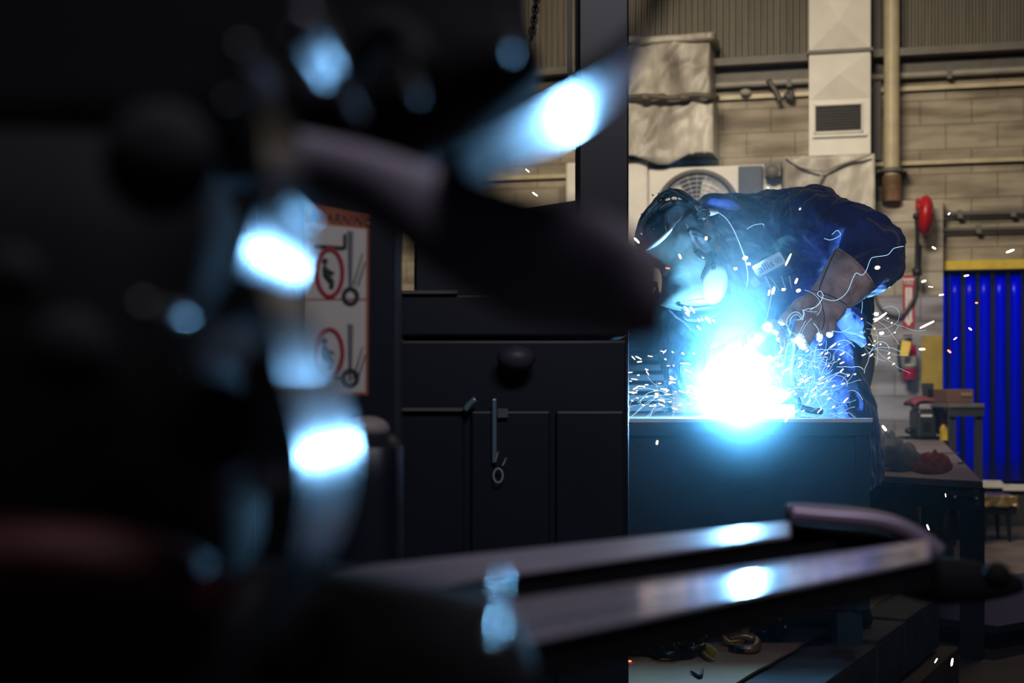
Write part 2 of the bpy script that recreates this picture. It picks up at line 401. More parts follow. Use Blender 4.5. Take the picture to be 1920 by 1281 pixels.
# red cord reel
t = thing('cord_reel', wp(1735, 440, .3), 'red hanging cord reel on the block wall above the fire sign', 'reel')
c = wp(1737, 405, .34)
bm = B(); tube(bm, [wp(1722,405,.34), wp(1728,405,.34), wp(1738,405,.34), wp(1747,405,.34), wp(1752,405,.34)], [.10,.15,.162,.12,.03], 28, k=3); auto(obj('reel_drum', bm, M_red, t))
bm = B(); wbox(bm, 1717, 370, 1741, 392, .18, .42); bevel(obj('bracket', bm, M_red, t), .015)
bm = B(); wbox(bm, 1720, 376, 1733, 381, .42, .425); obj('slot', bm, M_black, t)
bm = B(); ball(bm, wp(1718, 406, .4), .028); obj('cord_guide', bm, M_black, t, True)
bm = B(); tube(bm, [wp(1718,406,.4), wp(1720,440,.38), wp(1719,480,.36), wp(1719,505,.36)], .017, 8, k=4); cd = obj('cord', bm, M_rub, t, True)
bm = B(); cyl(bm, wp(1719,503,.36), wp(1720,517,.36), .038, 12); obj('plug', bm, M_rub, cd, True)
bm = B(); tube(bm, [wp(1723,455,.2), wp(1717,540,.2), wp(1712,562,.2), wp(1702,578,.2), wp(1690,590,.21), wp(1670,589,.2), wp(1652,578,.19), wp(1642,560,.19), wp(1638,530,.19), wp(1636,440,.19)], .013, 8, k=4)
tag(obj('hanging_cable', bm, mat('grey_cable', (.10,.09,.09), .5), None, True), 'grey cable sagging in a loop across the block wall behind the elbow', 'cable')

# fire extinguisher sign
t = thing('fire_sign', wp(1704, 614, .17), 'red fire extinguisher sign with white down arrow on the block wall', 'sign')
bm = B(); wbox(bm, 1692.5, 516, 1715, 615, .16, .168); obj('sign_plate', bm, mat('sign_red', (.42,.015,.03), .4), t)
su = uu(1703.7,.17)
def stext(s, u, z, size, m, par, rot=0, sx=1., name='lettering', d=.170):
    M = Matrix.Translation(wpt(u, z, d)) @ WM @ Matrix.Rotation(rot, 4, 'Z') @ Matrix.Diagonal((sx, 1, 1, 1))
    return obj(name, text_bm(s, size, .001, M), m, par)
Mw = mat('sign_white', (.8,.76,.74), .5); Mr = bpy.data.materials['sign_red']
bm = B(); ubox(bm, su-.043, su+.043, zz(1703,523,.17)-.012, zz(1703,523,.17)+.004, .168, .1695); obj('stripe', bm, Mw, t)
stext('FIRE', su, zz(1703,531,.17), .048, Mw, t, sx=.85)
bm = B(); za, zb = zz(1703,539,.17), zz(1703,613,.17); w_ = .026
prism(bm, [wpt(su-w_,za,.168), wpt(su+w_,za,.168), wpt(su+w_,zb+.055,.168), wpt(su+w_+.009,zb+.055,.168), wpt(su,zb+.006,.168), wpt(su-w_-.009,zb+.055,.168), wpt(su-w_,zb+.055,.168)], -NA*.0015)
obj('arrow', bm, Mw, t)
for i, ch in enumerate('EXTINGUISHER'): stext(ch, su, za-.018-i*.0215, .024, Mr, t, d=.1705)

# fire extinguisher
t = thing('fire_extinguisher', wp(1706, 712, .28), 'red fire extinguisher with yellow tag hanging on the grey block wall', 'extinguisher')
q = .28; r_ = (uu(1719,q)-uu(1692,q))/2; uc = (uu(1719,q)+uu(1692,q))/2; zb_ = zz(1706,712,q); zt_ = zz(1706,645,q)
bm = B(); tube(bm, [wpt(uc,zb_,q), wpt(uc,zb_+.01,q), wpt(uc,zt_-.05,q), wpt(uc,zt_-.015,q), wpt(uc,zt_,q)], [r_*.9,r_,r_,r_*.75,r_*.3], 24); auto(obj('tank', bm, mat('extinguisher_red', (.38,.01,.05), .3), t))
bm = B(); cyl(bm, wpt(uc,zt_,q), wpt(uc,zt_+.05,q), .018, 12); ubox(bm, uc-.04, uc+.02, zt_+.03, zt_+.045, q-.01, q+.01); ubox(bm, uc-.05, uc+.02, zt_+.06, zt_+.072, q-.01, q+.01); obj('valve_handle', bm, M_black, t)
bm = B(); tube(bm, [wpt(uc-.01,zt_+.03,q), wpt(uc-.07,zt_+.01,q), wpt(uc-.085,zt_-.1,q), wpt(uc-.07,zt_-.22,q)], .012, 8, k=4); obj('hose', bm, M_rub, t, True)
bm = B(); tube(bm, [wpt(uc,zz(1706,690,q),q), wpt(uc,zz(1706,668,q),q)], r_*1.03, 24, cap=False); obj('paper_label', bm, mat('grey_label', (.5,.5,.5), .5), t, True)
bm = B(); tube(bm, [wpt(uc,zz(1706,689,q),q), wpt(uc,zz(1706,687,q),q)], r_*1.06, 24, cap=False); ubox(bm, uc-r_*.6, uc+r_*.6, zt_-.15, zt_-.13, .16, q-r_*.6); obj('bracket', bm, M_black, t)
bm = B(); prism(bm, [wp(1691,638,.42), wp(1708,641,.42), wp(1703,668,.42), wp(1687,666,.42)], -NA*.003); obj('inspection_tag', bm, mat('tag_yellow', (.9,.68,.10), .6), t)
# yellow guard plate, lintel
bm = B(); wbox(bm, 1728, 630, 1767, 800, .16, .185); tag(obj('guard_plate', bm, mat('faded_yellow', (.40,.29,.035), .6, var=.3, nscale=12)), 'yellow painted guard plate on the corner of the block wall beside the blue curtain', 'plate')
bm = B(); wbox(bm, 1767, 487, 2000, 504, -.1, .06); tag(obj('door_lintel', bm, M_yellow), 'yellow lintel beam across the top of the blue curtained doorway', 'beam')
# blue strip curtain
zc1 = zz(1850,507,-.1)
t = thing('strip_curtain', wpt(uD+.6, .36, -.12), 'blue translucent plastic strip curtain closing the doorway', 'curtain')
def strip_mat():
    m = bpy.data.materials.new('blue_strip'); m.use_nodes = True; nt = m.node_tree; N = nt.nodes; L = nt.links
    b = N['Principled BSDF']; b.inputs['Base Color'].default_value = (.003,.006,.75,1); b.inputs['Roughness'].default_value = .25
    tr = N.new('ShaderNodeBsdfTranslucent'); n = N.new('ShaderNodeTexNoise'); n.inputs['Scale'].default_value = 3
    r = N.new('ShaderNodeValToRGB'); r.color_ramp.elements[0].color = (.0,.0,.55,1); r.color_ramp.elements[1].color = (.0,.004,.95,1)
    L.new(n.outputs['Fac'], r.inputs[0]); L.new(r.outputs[0], tr.inputs[0])
    mx = N.new('ShaderNodeMixShader'); mx.inputs[0].default_value = .75
    L.new(b.outputs[0], mx.inputs[1]); L.new(tr.outputs[0], mx.inputs[2]); L.new(mx.outputs[0], N['Material Output'].inputs[0]); return m
M_strip = strip_mat()
M_stripd = mat('strip_gap_shade', (.002,.003,.035), .3)  # near-black sheets paint the dark of the gaps between strips
pxs = [1768, 1782, 1810, 1837, 1866, 1894, 1921, 1948]
for i, q in enumerate(pxs):
    w = 20 if i else 10
    ua, ub = uu(q, -.12), uu(q+w, -.12); bm = B(); n = 6; rows = []
    for k in range(9):
        z = .36+(zc1-.36)*k/8
        rows.append([wpt(ua+(ub-ua)*j/n, z, -.12+.012*math.sin(PI*j/n)+.006*math.sin(z*5+i)) for j in range(n+1)]+[wpt(ub-(ub-ua)*j/n, z, -.124+.012*math.sin(PI*(n-j)/n)+.006*math.sin(z*5+i)) for j in range(n+1)])
    loft(bm, rows); obj('strip', bm, M_strip, t, True)
    if i < len(pxs)-1:
        uc_, ud_ = uu(q+w-1.5, -.15), uu(pxs[i+1]+1.5, -.15); bm = B(); ubox(bm, uc_, ud_, .36, zc1, -.152, -.147); obj('gap_shade', bm, M_stripd, t)
bm = B(); ubox(bm, uD+.001, uD+1.2, zc1-.01, zc1+.04, -.16, -.08); obj('rail', bm, M_steelbeam, t)
bm = B(); ubox(bm, uD, uu(2000,0), .0, .31, -.2, .0); struct('trim_4', bm, mat('pit_wall', (.03,.028,.03), .8))
bm = B(); ubox(bm, uD, uu(1880), .31, .355, -.2, .04); ubox(bm, uu(1880), uu(2000), .29, .325, -.2, .04); struct('trim_5', bm, M_duct)
# ================================================================ WORK PIECES AND BENCHES
M_box = mat('dark_steel_plate', (.020,.035,.055), .45, metal=.2, var=.3, nscale=9, bump=.06, bscale=90)
M_top = mat('bright_steel_top', (.62,.60,.58), .45, metal=.2, var=.3, nscale=15)
ZT = 1.02
YF = .0797*F/55.
XR = PX(1636, YF)
XL = PX(880, YF)
t = thing('welding_box', (.5*(XL+XR), YF+.3, .40), 'large dark steel box being welded, standing on the cardboard covered timber crib', 'steel box')
top = [(XL,YF),(XR,YF),(PX(1637,4.10),4.10),(PX(1480,4.17),4.17),(PX(1385,4.40),4.40),(PX(1300,5.05),5.05),(XL,5.05)]
bm = B(); prism(bm, [(x,y,ZT) for x,y in top], (0,0,-.010)); obj('top_plate', bm, M_top, t)
def inset(q, d): return q
bm = B(); prism(bm, [(XL,YF+.001,ZT-.01),(XR,YF+.001,ZT-.01),(XR,YF+.05,ZT-.01),(XL,YF+.05,ZT-.01)], (0,0,-.038)); bevel(obj('top_lip', bm, M_box, t), .002)
bm = B(); cell(bm, XL, XR-.012, YF+.014, YF+.026, .50, ZT-.04); obj('front_panel', bm, M_box, t)
bm = B(); cell(bm, XR-.045, XR-.006, YF+.006, YF+.014, .50, ZT-.046); obj('corner_angle', bm, M_box, t)
bm = B(); cell(bm, XR-.012, XR-.004, YF+.014, YF+.12, .50, ZT-.04); obj('side_panel', bm, M_box, t)
bm = B(); cell(bm, XR-.02, XR-.012, YF+.10, YF+.12, .50, ZT-.04); obj('rib', bm, M_box, t)
bm = B(); cell(bm, XL, XL+.01, YF+.03, 5.0, .50, ZT-.012); obj('side_panel', bm, M_box, t)
for x in (XL+.06, .10, XR-.09):
    bm = B(); cell(bm, x, x+.07, YF+.03, YF+.10, .40, .50); obj('foot', bm, M_box, t)
bm = B(); q = 4.72
hexa(bm, [P(1559,1149,q), P(1626,1149,q), P(1626,1149,q)+Vector((0,.02,0)), P(1559,1149,q)+Vector((0,.02,0)), P(1556,1121,q), P(1626,1121,q), P(1626,1121,q)+Vector((0,.02,0)), P(1556,1121,q)+Vector((0,.02,0))])
tag(obj('scrap_plate', bm, mat('grey_plate', (.16,.17,.20), .6)), 'small grey steel offcut standing on edge on the cardboard beside the timbers', 'plate')

# bench at right
M_bench = mat('worn_bench_top', (.27,.225,.25), .45, metal=.3, var=.5, nscale=6, bump=.15, bscale=60)
M_bdark = mat('bench_frame', (.055,.055,.07), .5, metal=.3)
zb = .73
def onb(px, py): return P(px, py, (CZ-zb)*F/(py-HY))
C1, C0 = onb(1843, 903), onb(1500, 884); Cf1 = P(1760, 818, 11.55); Cf1.z = zb; Cf0 = P(1560, 818, 11.9); Cf0.z = zb
t = thing('work_bench', Vector(((C1.x+C0.x)/2, 8.5, 0)), 'long worn steel work bench with rags on it running back to the block wall', 'bench')
bm = B(); prism(bm, [C0, C1, Cf1, Cf0], (0,0,-.03)); bevel(obj('bench_top', bm, M_bench, t), .004)
ed = (C1-C0).normalized(); en = Vector((-ed.y, ed.x, 0)); el = (Cf1-C1).normalized()
def slab(name, a, b, z0, z1, th, m, par):
    d = (b-a).normalized(); nn = Vector((-d.y, d.x, 0))*th; bm = B()
    prism(bm, [Vector((a.x,a.y,z0)), Vector((b.x,b.y,z0)), Vector((b.x,b.y,z0))+nn, Vector((a.x,a.y,z0))+nn], (0,0,z1-z0)); return obj(name, bm, m, par)
slab('apron', C0+en*.02, C1+en*.02-ed*.02, zb-.12, zb-.032, .02, M_bdark, t)
slab('apron_rail', C0+en*.012, C1+en*.012-ed*.18, zb-.045, zb-.035, .01, M_steel, t)
slab('apron', C1+en*.02-ed*.03, Cf1-el*.05-ed*.03, zb-.10, zb-.032, .02, M_bdark, t)
slab('shelf', C0+en*.15, C1+en*.15-ed*.03, .10, .13, 3.0, M_bdark, t)
for a in (C1-ed*.075+en*.02, C1-ed*.075+el*2.8, C1-ed*.075+el*5.4, C0+en*.05):
    bm = B(); box(bm, (a.x+.02, a.y+.03, (zb-.03)/2), (.07,.07,zb-.03), math.atan2(ed.y, ed.x)); obj('leg', bm, M_bdark, t)
bm = B(); box(bm, C1-ed*.10+Vector((0,0,-.055))+en*.005, (.14,.02,.02), math.atan2(ed.y, ed.x)); obj('clamp_bar', bm, M_steel, t)
for s in (.03, .13):
    bm = B(); ball(bm, C1-ed*s+Vector((0,0,-.07))+en*.0, .012); obj('bolt', bm, M_steel, t, True)

# cloths on the bench
def cloth(name, pts, m, hgt, seed, lab, cat, ridges=3, base=None, wob=.035):
    """crumpled cloth: an outline (pixels on the bench top) filled with a ridged heap"""
    base = base or onb
    ct = Vector((0,0,0)); Q = [base(*p) for p in pts]
    for q in Q: ct += q
    ct /= len(Q); bm = B(); n = len(Q)*4
    C = crspline([list(Q[-1])]+[list(q) for q in Q]+[list(Q[0]), list(Q[1])], 4)[4:4+n]
    C = [Vector(c) for c in C]; rings = []
    for k in range(11):
        f = 1-k/10.5; ring = []
        for c in C:
            p = ct+(c-ct)*f; r = (p-ct).length
            h = hgt*(1-f**2.2)**.6 if f < 1 else 0
            w = noise.noise(Vector((p.x*ridges*5+seed, p.y*ridges*3, seed)))*1.5
            w2 = abs(noise.noise(Vector((p.x*ridges*9, p.y*ridges*7+seed, 1.))))
            ring.append(Vector((p.x, p.y, ct.z+.002+max(0, h*(.75+w*.8)+w2*wob*(0 if f==1 else 1)))))
        rings.append(ring)
    low = [Vector((p.x, p.y, ct.z+.0005)) for p in rings[0]]
    loft(bm, [low]+rings); return tag(obj(name, bm, m, None, True), lab, cat)
M_pink = mat('pink_rag', (.27,.055,.08), .9, var=.5, nscale=22, bump=.4, bscale=90)
M_grey = mat('grey_cloth', (.09,.09,.115), .9, var=.5, nscale=15, bump=.3, bscale=60)
cloth('shop_rag', [(1704,879),(1722,868),(1738,860),(1752,866),(1772,866),(1786,872),(1783,882),(1765,889),(1738,890),(1716,886)], M_pink, .045, 2.2, 'crumpled pink shop rag lying near the front corner of the bench', 'rag', 5)
cloth('grey_coverall', [(1600,872),(1600,850),(1630,838),(1665,836),(1690,846),(1728,866),(1722,880),(1690,886),(1640,882)], M_grey, .11, 5.1, 'heap of dark grey work cloth on the bench behind the steel box', 'cloth', 3)
bm = B(); box(bm, onb(1652,884)+Vector((0,0,.008)), (.10,.05,.012), .4); tag(obj('wood_chip', bm, mat('pale_wood', (.5,.33,.18), .7)), 'small pale wooden offcut in front of the grey cloth on the bench', 'offcut')
for i, (px, py, l, r) in enumerate(((1744,858,.16,.1),(1802,870,.08,1.),(1765,852,.2,-.1))):
    bm = B(); p = onb(px,py)+Vector((0,0,.006)); box(bm, p, (l,.012,.008), r)
    tag(obj('welding_rod', bm, M_steel), ('thin metal rod lying behind the pink rag on the bench', 'small bright metal scrap near the right edge of the bench', 'thin metal rod furthest back on the bench')[i], 'metal scrap')

# charger on the bench end
yb = 10.9
t = thing('battery_charger', P(1730, 817, yb), 'black tool charger box at the far end of the bench under a pink rag', 'charger')
bm = B(); a = P(1712,818,yb); a.z = zb+.012; b_ = P(1749,768,yb)
cell(bm, a.x, b_.x, yb-.12, yb+.12, zb+.012, b_.z); bevel(obj('case', bm, M_rub, t), .02)
bm = B(); cell(bm, P(1715,0,yb).x, P(1743,0,yb).x, yb-.13, yb+.1, PZ(768,yb), PZ(757,yb)); bevel(obj('top_case', bm, mat('grey_case', (.35,.34,.36), .5), t), .01)
bm = B(); cell(bm, P(1718,0,yb).x, P(1739,0,yb).x, yb-.125, yb-.12, PZ(781,yb), PZ(777,yb)); obj('label_strip', bm, Mw, t)
bm = B(); cell(bm, P(1722,0,yb).x, P(1736,0,yb).x, yb-.126, yb-.12, PZ(808,yb), PZ(790,yb)); bevel(obj('handle', bm, M_black, t), .005)
bm = B(); cell(bm, P(1694,0,yb).x, P(1768,0,yb).x, yb-.02, yb+.15, zb, zb+.02); obj('base_plate', bm, M_black, t)
bm = B(); ball(bm, P(1705,808,yb), .035, (1,1,.7)); tag(obj('black_cap', bm, M_black, None, True), 'small round black cap on the bench left of the black charger', 'cap')
def yrag():
    bm = B(); y0 = yb-.16
    S = [(1703,752,1707,764),(1712,746,1714,758),(1730,744,1732,757),(1748,746,1744,760),(1758,756,1748,766),(1765,775,1753,778),(1768,795,1757,797),(1768,812,1760,813)]
    bm = ppairs(bm, [(a,b,c,d,yb,.15) for a,b,c,d in S], 16, 3); wobble(bm, .02, 9, 2); return bm
tag(obj('shop_rag', yrag(), M_pink, None, True), 'pink rag draped over the top and side of the black charger', 'rag')
bm = B(); cell(bm, P(1749,0,yb).x, P(1759,0,yb).x, yb-.24, yb-.18, zb, PZ(800,yb)); ball(bm, (P(1754,0,yb).x, yb-.21, PZ(800,yb)), .02); tag(obj('spray_cap', bm, M_yellow), 'small yellow plastic piece beside the black charger', 'cap')

# side table behind
y2 = 10.3; z2 = PZ(757, y2)
t = thing('side_table', P(1800, 900, y2), 'dark steel side table standing in front of the blue curtain', 'table'); t.location.z = 0
x0, x1 = PX(1780,y2), PX(1846,y2)
bm = B(); cell(bm, x0, x1, y2, y2+.8, z2-.03, z2); bevel(obj('table_top', bm, M_steelbeam, t), .005)
bm = B(); cell(bm, x0, x1, y2+.01, y2+.03, z2-.09, z2-.031); obj('apron', bm, M_bdark, t)
for x, y in ((x1-.05,y2+.01),(x0+.01,y2+.01),(x1-.05,y2+.73),(x0+.01,y2+.73)):
    bm = B(); cell(bm, x, x+.045, y+.02, y+.065, 0, z2-.03); obj('leg', bm, M_bdark, t)
t = thing('cardboard_box', P(1812, 757, y2+.3), 'small brown cardboard box on the dark side table', 'box'); t.location.z = z2
Mbx = mat('brown_box', (.16,.08,.06), .7)
bm = B(); cell(bm, PX(1788,y2), PX(1838,y2), y2+.15, y2+.5, z2+.002, PZ(730,y2)); bevel(obj('carton', bm, Mbx, t), .004)
bm = B(); cell(bm, PX(1814,y2), PX(1835,y2), y2+.143, y2+.149, PZ(743,y2), PZ(736,y2)); obj('label_strip', bm, mat('tan_label', (.3,.22,.16), .6), t)
t = thing('bench_vise', P(1779, 757, y2), 'small dark vise on the side table left of the brown box', 'vise'); t.location.z = z2; t.location.y = y2+.2
bm = B(); cell(bm, PX(1781,y2), PX(1786,y2)+.03, y2+.55, y2+.7, z2, z2+.10); obj('body', bm, M_black, t)
bm = B(); cell(bm, PX(1778,y2), PX(1793,y2), y2+.55, y2+.68, z2+.10, z2+.145); obj('jaw', bm, M_bdark, t)
bm = B(); cyl(bm, (PX(1786,y2)+.03,y2+.6,z2+.06), (PX(1793,y2)+.03,y2+.6,z2+.06), .012); obj('screw', bm, M_steel, t)

# low stool
ys = 10.6; zs_ = PZ(930, ys)
t = thing('low_stool', (PX(1875,ys), ys+.15, 0), 'low stool with a shiny crinkled gold padded seat at the right edge', 'stool')
bm = B(); cell(bm, PX(1838,ys), PX(1908,ys), ys-.02, ys+.33, PZ(950,ys), zs_)
bmesh.ops.subdivide_edges(bm, edges=bm.edges[:], cuts=14, use_grid_fill=True); bmesh.ops.smooth_vert(bm, verts=bm.verts, factor=.5, use_axis_x=True, use_axis_y=True, use_axis_z=True)
wobble(bm, .02, 22, 4.); obj('seat', bm, mat('gold_foil', (.62,.45,.22), .32, metal=.7, var=.3, nscale=30, bump=.6, bscale=60), t, True)
bm = B(); cell(bm, PX(1842,ys), PX(1906,ys), ys, ys+.3, PZ(965,ys), PZ(950,ys)); obj('frame', bm, M_black, t)
for x, y in ((PX(1892,ys),ys+.02),(PX(1846,ys),ys+.02),(PX(1892,ys),ys+.27),(PX(1846,ys),ys+.27)):
    bm = B(); tube(bm, [(x,y,PZ(962,ys)),(x+.01,y,.0)], [.02,.011], 10); obj('leg', bm, M_black, t)

# power source with louvres behind the table
yp = 5.55
t = thing('power_source', (PX(1195,yp), yp+.3, 0), 'dark floor standing power source with grey louvred panel behind the left end of the box', 'power source')
bm = B(); cell(bm, PX(1090,yp), PX(1262,yp), yp, yp+.6, .06, PZ(548,yp)); bevel(obj('case', bm, mat('navy_case', (.010,.014,.035), .45), t), .02)
bm = B(); cell(bm, PX(1172,yp), PX(1248,yp), yp-.015, yp-.001, PZ(800,yp), PZ(662,yp)); lp = bevel(obj('louvre_panel', bm, mat('louvre_grey', (.17,.15,.17), .5), t), .004)
for k in range(6):
    bm = B(); z = PZ(676+k*19,yp); prism(bm, [(PX(1177,yp),yp-.016,z), (PX(1177,yp),yp-.034,z-.012), (PX(1177,yp),yp-.016,z-.016)], (PX(1243,yp)-PX(1177,yp),0,0)); obj('louvre', bm, M_black, lp)
bm = B(); tube(bm, [(PX(1120,yp),yp+.1,PZ(548,yp)), (PX(1120,yp),yp+.1,PZ(530,yp)), (PX(1235,yp),yp+.1,PZ(530,yp)), (PX(1235,yp),yp+.1,PZ(548,yp))], .012, 8, k=1); obj('handle', bm, M_black, t, True)
for x in (1105, 1245):
    for y in (yp+.08, yp+.5):
        bm = B(); cyl(bm, (PX(x,yp)-.02,y,.061), (PX(x,yp)+.02,y,.061), .06, 20); obj('caster', bm, M_rub, t)
# grey sack under the bench
cloth('grey_sack', [(1776,1000),(1778,962),(1782,945),(1792,950),(1802,970),(1806,985),(1800,1002),(1788,1008)], mat('sack', (.22,.2,.21), .8, var=.4), .0, 1., 'x', 'bag') if False else None
bm = B(); ys2 = 7.2; ppairs(bm, [(1779,944,1785,944,ys2,.02),(1775,962,1797,960,ys2,.07),(1775,985,1804,985,ys2,.10),(1778,1003,1803,1000,ys2,.10),(1782,1012,1798,1010,ys2,.06)], 16, 4); wobble(bm, .02, 10)
tag(obj('grey_sack', bm, mat('sack', (.20,.18,.19), .8, var=.4), None, True), 'grey sack hanging in the dark under the bench top', 'bag')

# ================================================================ TIMBER CRIB
E0 = Vector((.55, 3.60, 0)); E = Vector((1.33-.55, 5.16-3.60, 0)).normalized(); ER = Vector((E.y, -E.x, 0))
M_tim = mat('dark_timber', (.040,.038,.040), .75, var=.6, nscale=6, bump=.5, bscale=25, stretch=(1,1,3))
M_timb = mat('brown_timber', (.10,.065,.04), .8, var=.5, nscale=6, bump=.4, bscale=25)
def tim(s0, s1, r0, r1, z0, z1, m, lab, rot=0., group=None, name='timber_block'):
    bm = B(); a = E0+E*((s0+s1)/2)+ER*((r0+r1)/2); 
    box(bm, (a.x, a.y, (z0+z1)/2), (r1-r0, s1-s0, z1-z0), math.atan2(-E.x, E.y)+rot)
    bmesh.ops.subdivide_edges(bm, edges=bm.edges[:], cuts=5, use_grid_fill=True); wobble(bm, .004, 12, s0)
    return tag(bevel(obj(name, bm, m), .004), lab, 'timber', group)
tim(1.19, 1.74, .01, .165, .21, .384, M_tim, 'dark timber block at the far end of the row beside the cardboard')
tim(.80, 1.175, .0, .165, .205, .377, M_tim, 'dark timber block in the middle of the row beside the cardboard')
tim(-.25, .785, -.03, .17, .20, .365, M_tim, 'long dark timber nearest the camera in the row beside the cardboard', rot=.012)
tim(-.25, 1.86, -.02, .21, .01, .195, M_timb, 'long brown timber under the row of dark timber blocks')
t = thing('timber_pallet', (.3, 4.3, 0), 'low timber pallet carrying the cardboard sheet under the steel box', 'pallet')
MR = math.atan2(-E.x, E.y)
for i in range(6):
    a = E0+E*(.04+i*.36)-ER*.55; bm = B(); box(bm, (a.x, a.y, .345), (1.0, .36, .05), MR); obj('deck_board', bm, M_timb, t)
for r in (.12, .55, .98):
    a = E0+E*.94-ER*r; bm = B(); box(bm, (a.x, a.y, .16), (.10, 2.1, .31), MR); obj('runner', bm, M_timb, t)
M_card = mat('cardboard', (.27,.165,.085), .85, var=.2, nscale=5, bump=.1, bscale=50)
bm = B(); q0 = E0-E*.12; q1 = E0+E*1.80
edge = []
for i in range(24):
    p = q0.lerp(q1, i/23); edge.append(p-ER*(.01+.012*noise.noise(Vector((i*1.3,0,0)))))
poly = edge+[q1-ER*1.02, q0-ER*1.02]
prism(bm, [(p.x,p.y,.372) for p in poly], (0,0,.006)); tag(obj('cardboard_sheet', bm, M_card), 'torn brown cardboard sheet laid flat under the chains', 'cardboard')
bm = B(); p = [P(1627,1109,4.95), P(1671,1113,5.05), P(1640,1141,4.85), P(1625,1150,4.75)]
prism(bm, p, (0.0,.006,.002)); tag(obj('cardboard_flap', bm, M_card), 'small torn triangular cardboard piece sticking up behind the grey offcut', 'cardboard')

# ---- chains
zcb = .380
def onc(px, py, dz=0.): 
    Y = (CZ-zcb)*F/(py-HY); v = P(px, py, Y); v.z = zcb+dz; return v
M_ch = mat('black_chain', (.03,.03,.033), .28, metal=.7)
M_gold = mat('worn_yellow_iron', (.35,.22,.06), .4, metal=.3, var=.6, nscale=30)
def link(bm, c, d, up, L=.062, W=.042, r=.0085):
    d = d.normalized(); s = d.cross(up).normalized(); pts = []
    for i in range(16):
        a = 2*PI*i/16; x = math.cos(a); y = math.sin(a)
        pts.append(c+d*(math.copysign(max(0,(L-W)/2), x)*(1 if abs(x)>.25 else abs(x)/.25)+x*W/2)+s*y*W/2)
    return tube(bm, pts, r, 7, closed=True)
def chain(pathpx, n, label, group=None, m=M_ch, L=.062, W=.042, r=.0085, name='lifting_chain'):
    pts = [onc(a, b, h) for a, b, h in pathpx]; C = [Vector(p) for p in crspline([list(p) for p in pts], 12)]
    ln = [0]; 
    for a, b in zip(C, C[1:]): ln.append(ln[-1]+(b-a).length)
    n = max(2, int(ln[-1]/(L*.78)))
    t = thing(name, onc(pathpx[0][0], pathpx[0][1]), label, 'chain', group)
    for i in range(n):
        s = ln[-1]*(i+.5)/n; j = max(k for k in range(len(ln)) if ln[k] <= s); j = min(j, len(C)-2)
        c = C[j].lerp(C[j+1], (s-ln[j])/max(1e-6, ln[j+1]-ln[j])); d = C[j+1]-C[j]
        up = Vector((0,0,1)) if i % 2 == 0 else (Vector((0,0,1))*.45+Vector((d.y,-d.x,0)).normalized())
        dd = d+Vector((random.uniform(-.3,.3),random.uniform(-.3,.3),random.uniform(-.1,.1)))*d.length
        bm = B(); link(bm, c+Vector((0,0,r+.006*(i % 2)+(.008 if i % 2 else 0))), dd, up.normalized(), L, W, r); obj('link', bm, m, t, True)
    return t
chain([(1166,1226,.0),(1185,1226,.0),(1225,1230,.0),(1262,1238,.01),(1300,1228,.012),(1302,1208,.016),(1262,1205,.02),(1240,1222,.03),(1280,1234,.03)], 18, 'black steel chain coiled on the cardboard beside the dark column', L=.075, W=.052, r=.010)
chain([(1190,1205,.0),(1225,1200,.0),(1262,1198,.01),(1290,1196,.0),(1325,1192,.0),(1350,1190,.0)], 9, 'black chain lying straight behind the coiled chain')
chain([(1395,1200,.0),(1418,1180,.01),(1436,1172,.015),(1452,1182,.01),(1458,1196,.0),(1440,1200,.0),(1425,1196,.02),(1440,1182,.035)], 12, 'heap of black chain links at the right end of the cardboard pile', L=.07, W=.05, r=.010)
t = thing('lifting_hook', onc(1385, 1205), 'worn yellow lifting hook standing up among the chains', 'hook')
bm = B(); tube(bm, [onc(1388,1212,.14)+Vector((.0,0,.0)), onc(1398,1212,.11), onc(1400,1212,.06), onc(1388,1212,.02), onc(1368,1212,.012), onc(1355,1212,.03)], [.004,.011,.014,.016,.014,.006], 10, k=4); obj('hook_body', bm, M_gold, t, True)
bm = B(); tube(bm, [onc(1368,1210,.015), onc(1376,1210,.035), onc(1380,1210,.055)], .007, 8, k=3); obj('latch', bm, M_gold, t, True)
t = thing('shackle', onc(1395, 1224), 'bow shackle lying flat in front of the yellow hook', 'shackle')
bm = B(); tube(bm, [onc(1368,1212,.02), onc(1395,1213,.03), onc(1416,1214,.02), onc(1420,1220,.015), onc(1410,1226,.012), onc(1380,1224,.012)], .012, 10, k=4); obj('bow', bm, mat('tan_iron', (.28,.19,.10), .35, metal=.5), t, True)
bm = B(); tube(bm, [onc(1370,1222,.012), onc(1392,1226,.012), onc(1418,1224,.012)], .010, 10, k=2); obj('pin', bm, M_ch, t, True)
bm = B(); ppairs(bm, [(1298,1206,1304,1214,4.05,.02),(1318,1205,1314,1222,4.05,.035),(1336,1212,1326,1236,4.0,.035),(1346,1222,1338,1240,3.95,.02)], 12, 3, power=.6)
tag(obj('hook_latch_plate', bm, mat('olive_yellow', (.36,.30,.05), .5, var=.5, nscale=30), None, True), 'olive yellow hook plate lying right of the coiled black chain', 'plate')
bm = B(); tube(bm, [onc(1315,1228,.01), onc(1325,1238,.008), onc(1340,1244,.008)], [.008,.006,.003], 8, k=3); tag(obj('curved_pin', bm, M_gold, None, True), 'short curved brass pin in front of the olive hook plate', 'pin')
bm = B(); ball(bm, onc(1378,1182,.05), .055, (1.2,.7,.5)); wobble(bm,.01,20); tag(obj('green_glove', bm, mat('green_cloth', (.03,.09,.05), .8), None, True), 'dull green cloth lump behind the yellow hook', 'cloth')
bm = B(); tube(bm, [onc(1296,1262,.004), onc(1306,1268,.003), onc(1313,1272,.004), onc(1318,1262,.01)], [.003,.005,.005,.003], 6, k=3); tag(obj('twig_scrap', bm, M_black, None, True), 'bent black scrap of wire on the cardboard below the chains', 'scrap')
